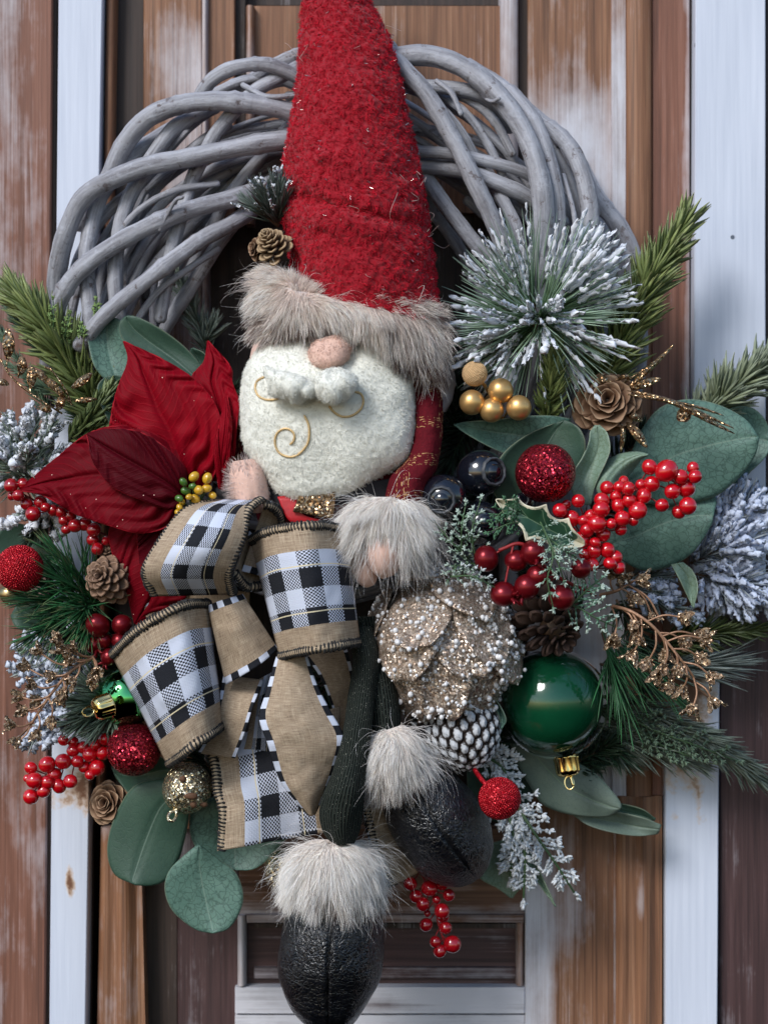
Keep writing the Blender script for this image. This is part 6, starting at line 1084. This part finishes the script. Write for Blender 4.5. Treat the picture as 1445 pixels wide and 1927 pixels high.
V = loft([(828, 690), (815, 710), (815, 745), (822, 775)], [(850, 690), (858, 715), (852, 750), (840, 775)], .11, .010, 30, 30, wob); putgrid('braid', V, M['yarn'], gn)
# shirt, belt, sleeve
V = loft([(490, 800), (470, 880), (480, 960), (500, 1000), (540, 1040), (600, 1080)], [(800, 720), (815, 830), (800, 950), (770, 1000), (720, 1040), (670, 1080)], .10, [.02, .036, .042, .042, .036, .02], 50, 60, wob); putgrid('shirt', V, M['knit'], gn)
sheet('belt', [(470, 960, .135), (560, 958, .147), (640, 950, .147), (800, 925, .135)], [(475, 918, .135), (560, 925, .148), (640, 915, .148), (800, 890, .135)], M['belt'], gn, 30, 8, None, None, .002)
sheet('buckle', [(551, 962, .154), (560, 940, .155), (565, 925, .155)], [(626, 976, .154), (630, 950, .155), (632, 925, .155)], M['glit_gold'], gn, 10, 10, None, None, .003)
sheet('red_cloth', [(522, 935, .150), (540, 975, .152), (560, 990, .15)], [(556, 930, .150), (570, 968, .152), (640, 985, .15)], M['red_satin'], gn, 10, 10, None, None, .001)
V = loft([(770, 690), (772, 740), (778, 800), (768, 858), (735, 900), (722, 955)], [(822, 690), (832, 750), (832, 820), (824, 872), (805, 915), (795, 960)], [.12, .13, .14, .15, .155], .020, 70, 50, lambda V: .0010*fbm(V, 200, 3)); putgrid('sleeve', V, M['knit'], gn)
V = loft([(445, 740), (440, 800), (432, 850), (428, 880)], [(500, 740), (500, 800), (500, 860), (500, 890)], .11, .016, 30, 30, wob); putgrid('sleeve', V, M['knit'], gn)
# hands
V = loft([(690, 985), (684, 1010), (686, 1045), (700, 1075), (715, 1088)], [(755, 985), (765, 1010), (762, 1045), (745, 1078), (722, 1090)], .165, [.012, .017, .018, .014, .003], 50, 50, lambda V: .0006*fbm(V, 100, 3)); putgrid('hand', V, M['skin'], gn, label='hand hanging below the fur cuff')
V = loft([(662, 1000), (655, 1030), (662, 1070), (672, 1095), (684, 1105)], [(705, 1000), (708, 1030), (712, 1070), (706, 1098), (692, 1106)], .152, [.010, .013, .014, .011, .003], 50, 50); putgrid('thumb', V, M['skin'], gn)
V = loft([(438, 868), (432, 890), (432, 920), (440, 950), (455, 965)], [(480, 862), (497, 885), (504, 915), (505, 945), (490, 965)], .145, [.008, .015, .017, .016, .010], 50, 50, lambda V: .0006*fbm(V, 100, 3), groove=lambda u, a: -.0025*np.exp(-((np.cos(a)-.1-.15*np.sin(u*3))/.05)**2)); putgrid('hand', V, M['skin'], gn, label='bare hand left of the beard tip')
HB = V
fur('hand_fuzz', HB, 900, 16, lambda a, b: ((a-475)/30, (b-905)/30-.5), .2, (.62, .48, .44), (.66, .58, .56), .9, 12, .4, 60, .1, parent=gn, lenfn=lambda a, b: np.where((b < 890) | (a < 445), 1.2, .25))
CV = loft([(700, 935), (672, 955), (662, 985), (672, 1010), (690, 1025)], [(755, 935), (785, 950), (796, 985), (790, 1015), (770, 1030)], .16, [.010, .020, .022, .020, .010], 50, 50); putgrid('cuff', CV, M['underfur_pale'], gn)
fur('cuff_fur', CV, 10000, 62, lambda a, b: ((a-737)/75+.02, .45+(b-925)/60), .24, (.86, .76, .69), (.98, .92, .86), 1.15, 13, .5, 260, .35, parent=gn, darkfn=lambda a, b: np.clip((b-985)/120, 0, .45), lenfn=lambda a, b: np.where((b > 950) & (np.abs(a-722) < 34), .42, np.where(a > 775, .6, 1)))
# legs
V = loft([(640, 1180), (662, 1235), (652, 1330), (630, 1440), (603, 1515), (606, 1560), (626, 1592)], [(700, 1180), (712, 1240), (706, 1330), (694, 1420), (686, 1500), (678, 1560), (664, 1592)], [.14, .152, .164, .168, .158], [.014, .015, .014, .016, .022, .022, .018], 80, 60, lambda V: .0012*vnoise(V*np.array([1, 1, .3]), 110, 5)); putgrid('trouser_leg', V, M['ribbed'], gn, label='long ribbed trouser leg in front')
V = loft([(650, 1160), (664, 1210), (678, 1280), (684, 1340), (690, 1382)], [(720, 1160), (732, 1220), (746, 1290), (754, 1340), (756, 1372)], [.12, .13, .135, .14], [.014, .016, .02, .022, .02], 60, 50, lambda V: .0012*vnoise(V*np.array([1, 1, .3]), 110, 6)); putgrid('trouser_leg', V, M['ribbed'], gn, label='short ribbed trouser leg behind')
# boots
lea = lambda V: .0006*fbm(V, 90, 51, 2)+.0012*vnoise(V, 28, 52)
gv = lambda u, a: -.0065*np.exp(-((np.cos(a)-.06+.10*np.sin(u*3))/.035)**2)*(np.sin(a) > 0)+.0016*np.exp(-((np.cos(a)-.06+.10*np.sin(u*3))/.14)**2)*(np.sin(a) > 0)
V = loft([(575, 1650), (548, 1690), (533, 1740), (524, 1800), (528, 1850), (548, 1900), (575, 1930), (600, 1944)], [(685, 1650), (705, 1690), (717, 1730), (721, 1790), (714, 1845), (690, 1895), (662, 1930), (632, 1944)], .135, [.026, .036, .042, .044, .042, .034, .024, .006], 110, 120, lea, gv); putgrid('boot', V, M['leather'], gn, label='front boot hanging straight down')
def seam(fn, n=40, r=1.0, w=4.2):
    return
ax0, ax1 = np.array((752., 1440.)), np.array((896., 1655.)); dx = (ax1-ax0)/np.linalg.norm(ax1-ax0); nx = np.array((-dx[1], dx[0])); Ln = np.linalg.norm(ax1-ax0); Lp, Rp = [], []
for f, wl, wr in ((0, 34, 34), (.12, 62, 62), (.3, 80, 80), (.5, 88, 86), (.7, 84, 80), (.86, 66, 62), (.96, 40, 36), (1.0, 12, 12)):
    c = ax0+dx*Ln*f; Lp.append(tuple(c+nx*wl)); Rp.append(tuple(c-nx*wr))
V = loft(Lp, Rp, .118, [.022, .034, .040, .042, .040, .032, .020, .005], 110, 120, lea, lambda u, a: gv(u, a)); putgrid('boot', V, M['leather'], gn, label='rear boot tilted out to the right')
V = loft([(592, 1580), (565, 1605), (556, 1635), (570, 1662), (600, 1675)], [(668, 1582), (692, 1605), (698, 1640), (690, 1662), (660, 1675)], .145, [.018, .032, .038, .036, .026], 50, 60); putgrid('boot_cuff', V, M['underfur_pale'], gn)
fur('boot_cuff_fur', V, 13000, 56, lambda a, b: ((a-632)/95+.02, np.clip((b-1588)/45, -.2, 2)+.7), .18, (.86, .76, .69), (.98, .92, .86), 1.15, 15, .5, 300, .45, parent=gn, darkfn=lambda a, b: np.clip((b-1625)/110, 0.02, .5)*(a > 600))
BC1 = V
V = loft([(694, 1385), (692, 1410), (698, 1440), (712, 1462)], [(758, 1364), (778, 1385), (788, 1415), (786, 1445)], .145, [.018, .030, .032, .026], 50, 60); putgrid('boot_cuff', V, M['underfur_pale'], gn)
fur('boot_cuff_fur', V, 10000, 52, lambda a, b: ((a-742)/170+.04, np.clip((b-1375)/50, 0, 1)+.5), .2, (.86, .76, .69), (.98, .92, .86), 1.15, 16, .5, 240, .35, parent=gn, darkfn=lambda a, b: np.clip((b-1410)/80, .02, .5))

for nm, vv, n_, ln_, fl_, cr0, ct0, sd in (('brim_fur', RV, 900, 62, bflow, (.56, .46, .43), (.95, .87, .83), 71), ('cuff_fur', CV, 500, 88, lambda a, b: ((a-737)/60, .4+(b-925)/90), (.7, .66, .65), (.95, .93, .92), 72), ('boot_cuff_fur', BC1, 500, 84, lambda a, b: ((a-632)/70, np.clip((b-1588)/45, -.3, 2)+.3), (.7, .66, .64), (.95, .92, .9), 73), ('boot_cuff_fur', V, 400, 80, lambda a, b: ((a-742)/90, .6+0*b), (.7, .66, .64), (.95, .92, .9), 74)):
    fur(nm, vv, n_, ln_, fl_, .55, cr0, ct0, .8, sd, 0, 10, .3, parent=gn, jit=.5, curl=.25, K=9)
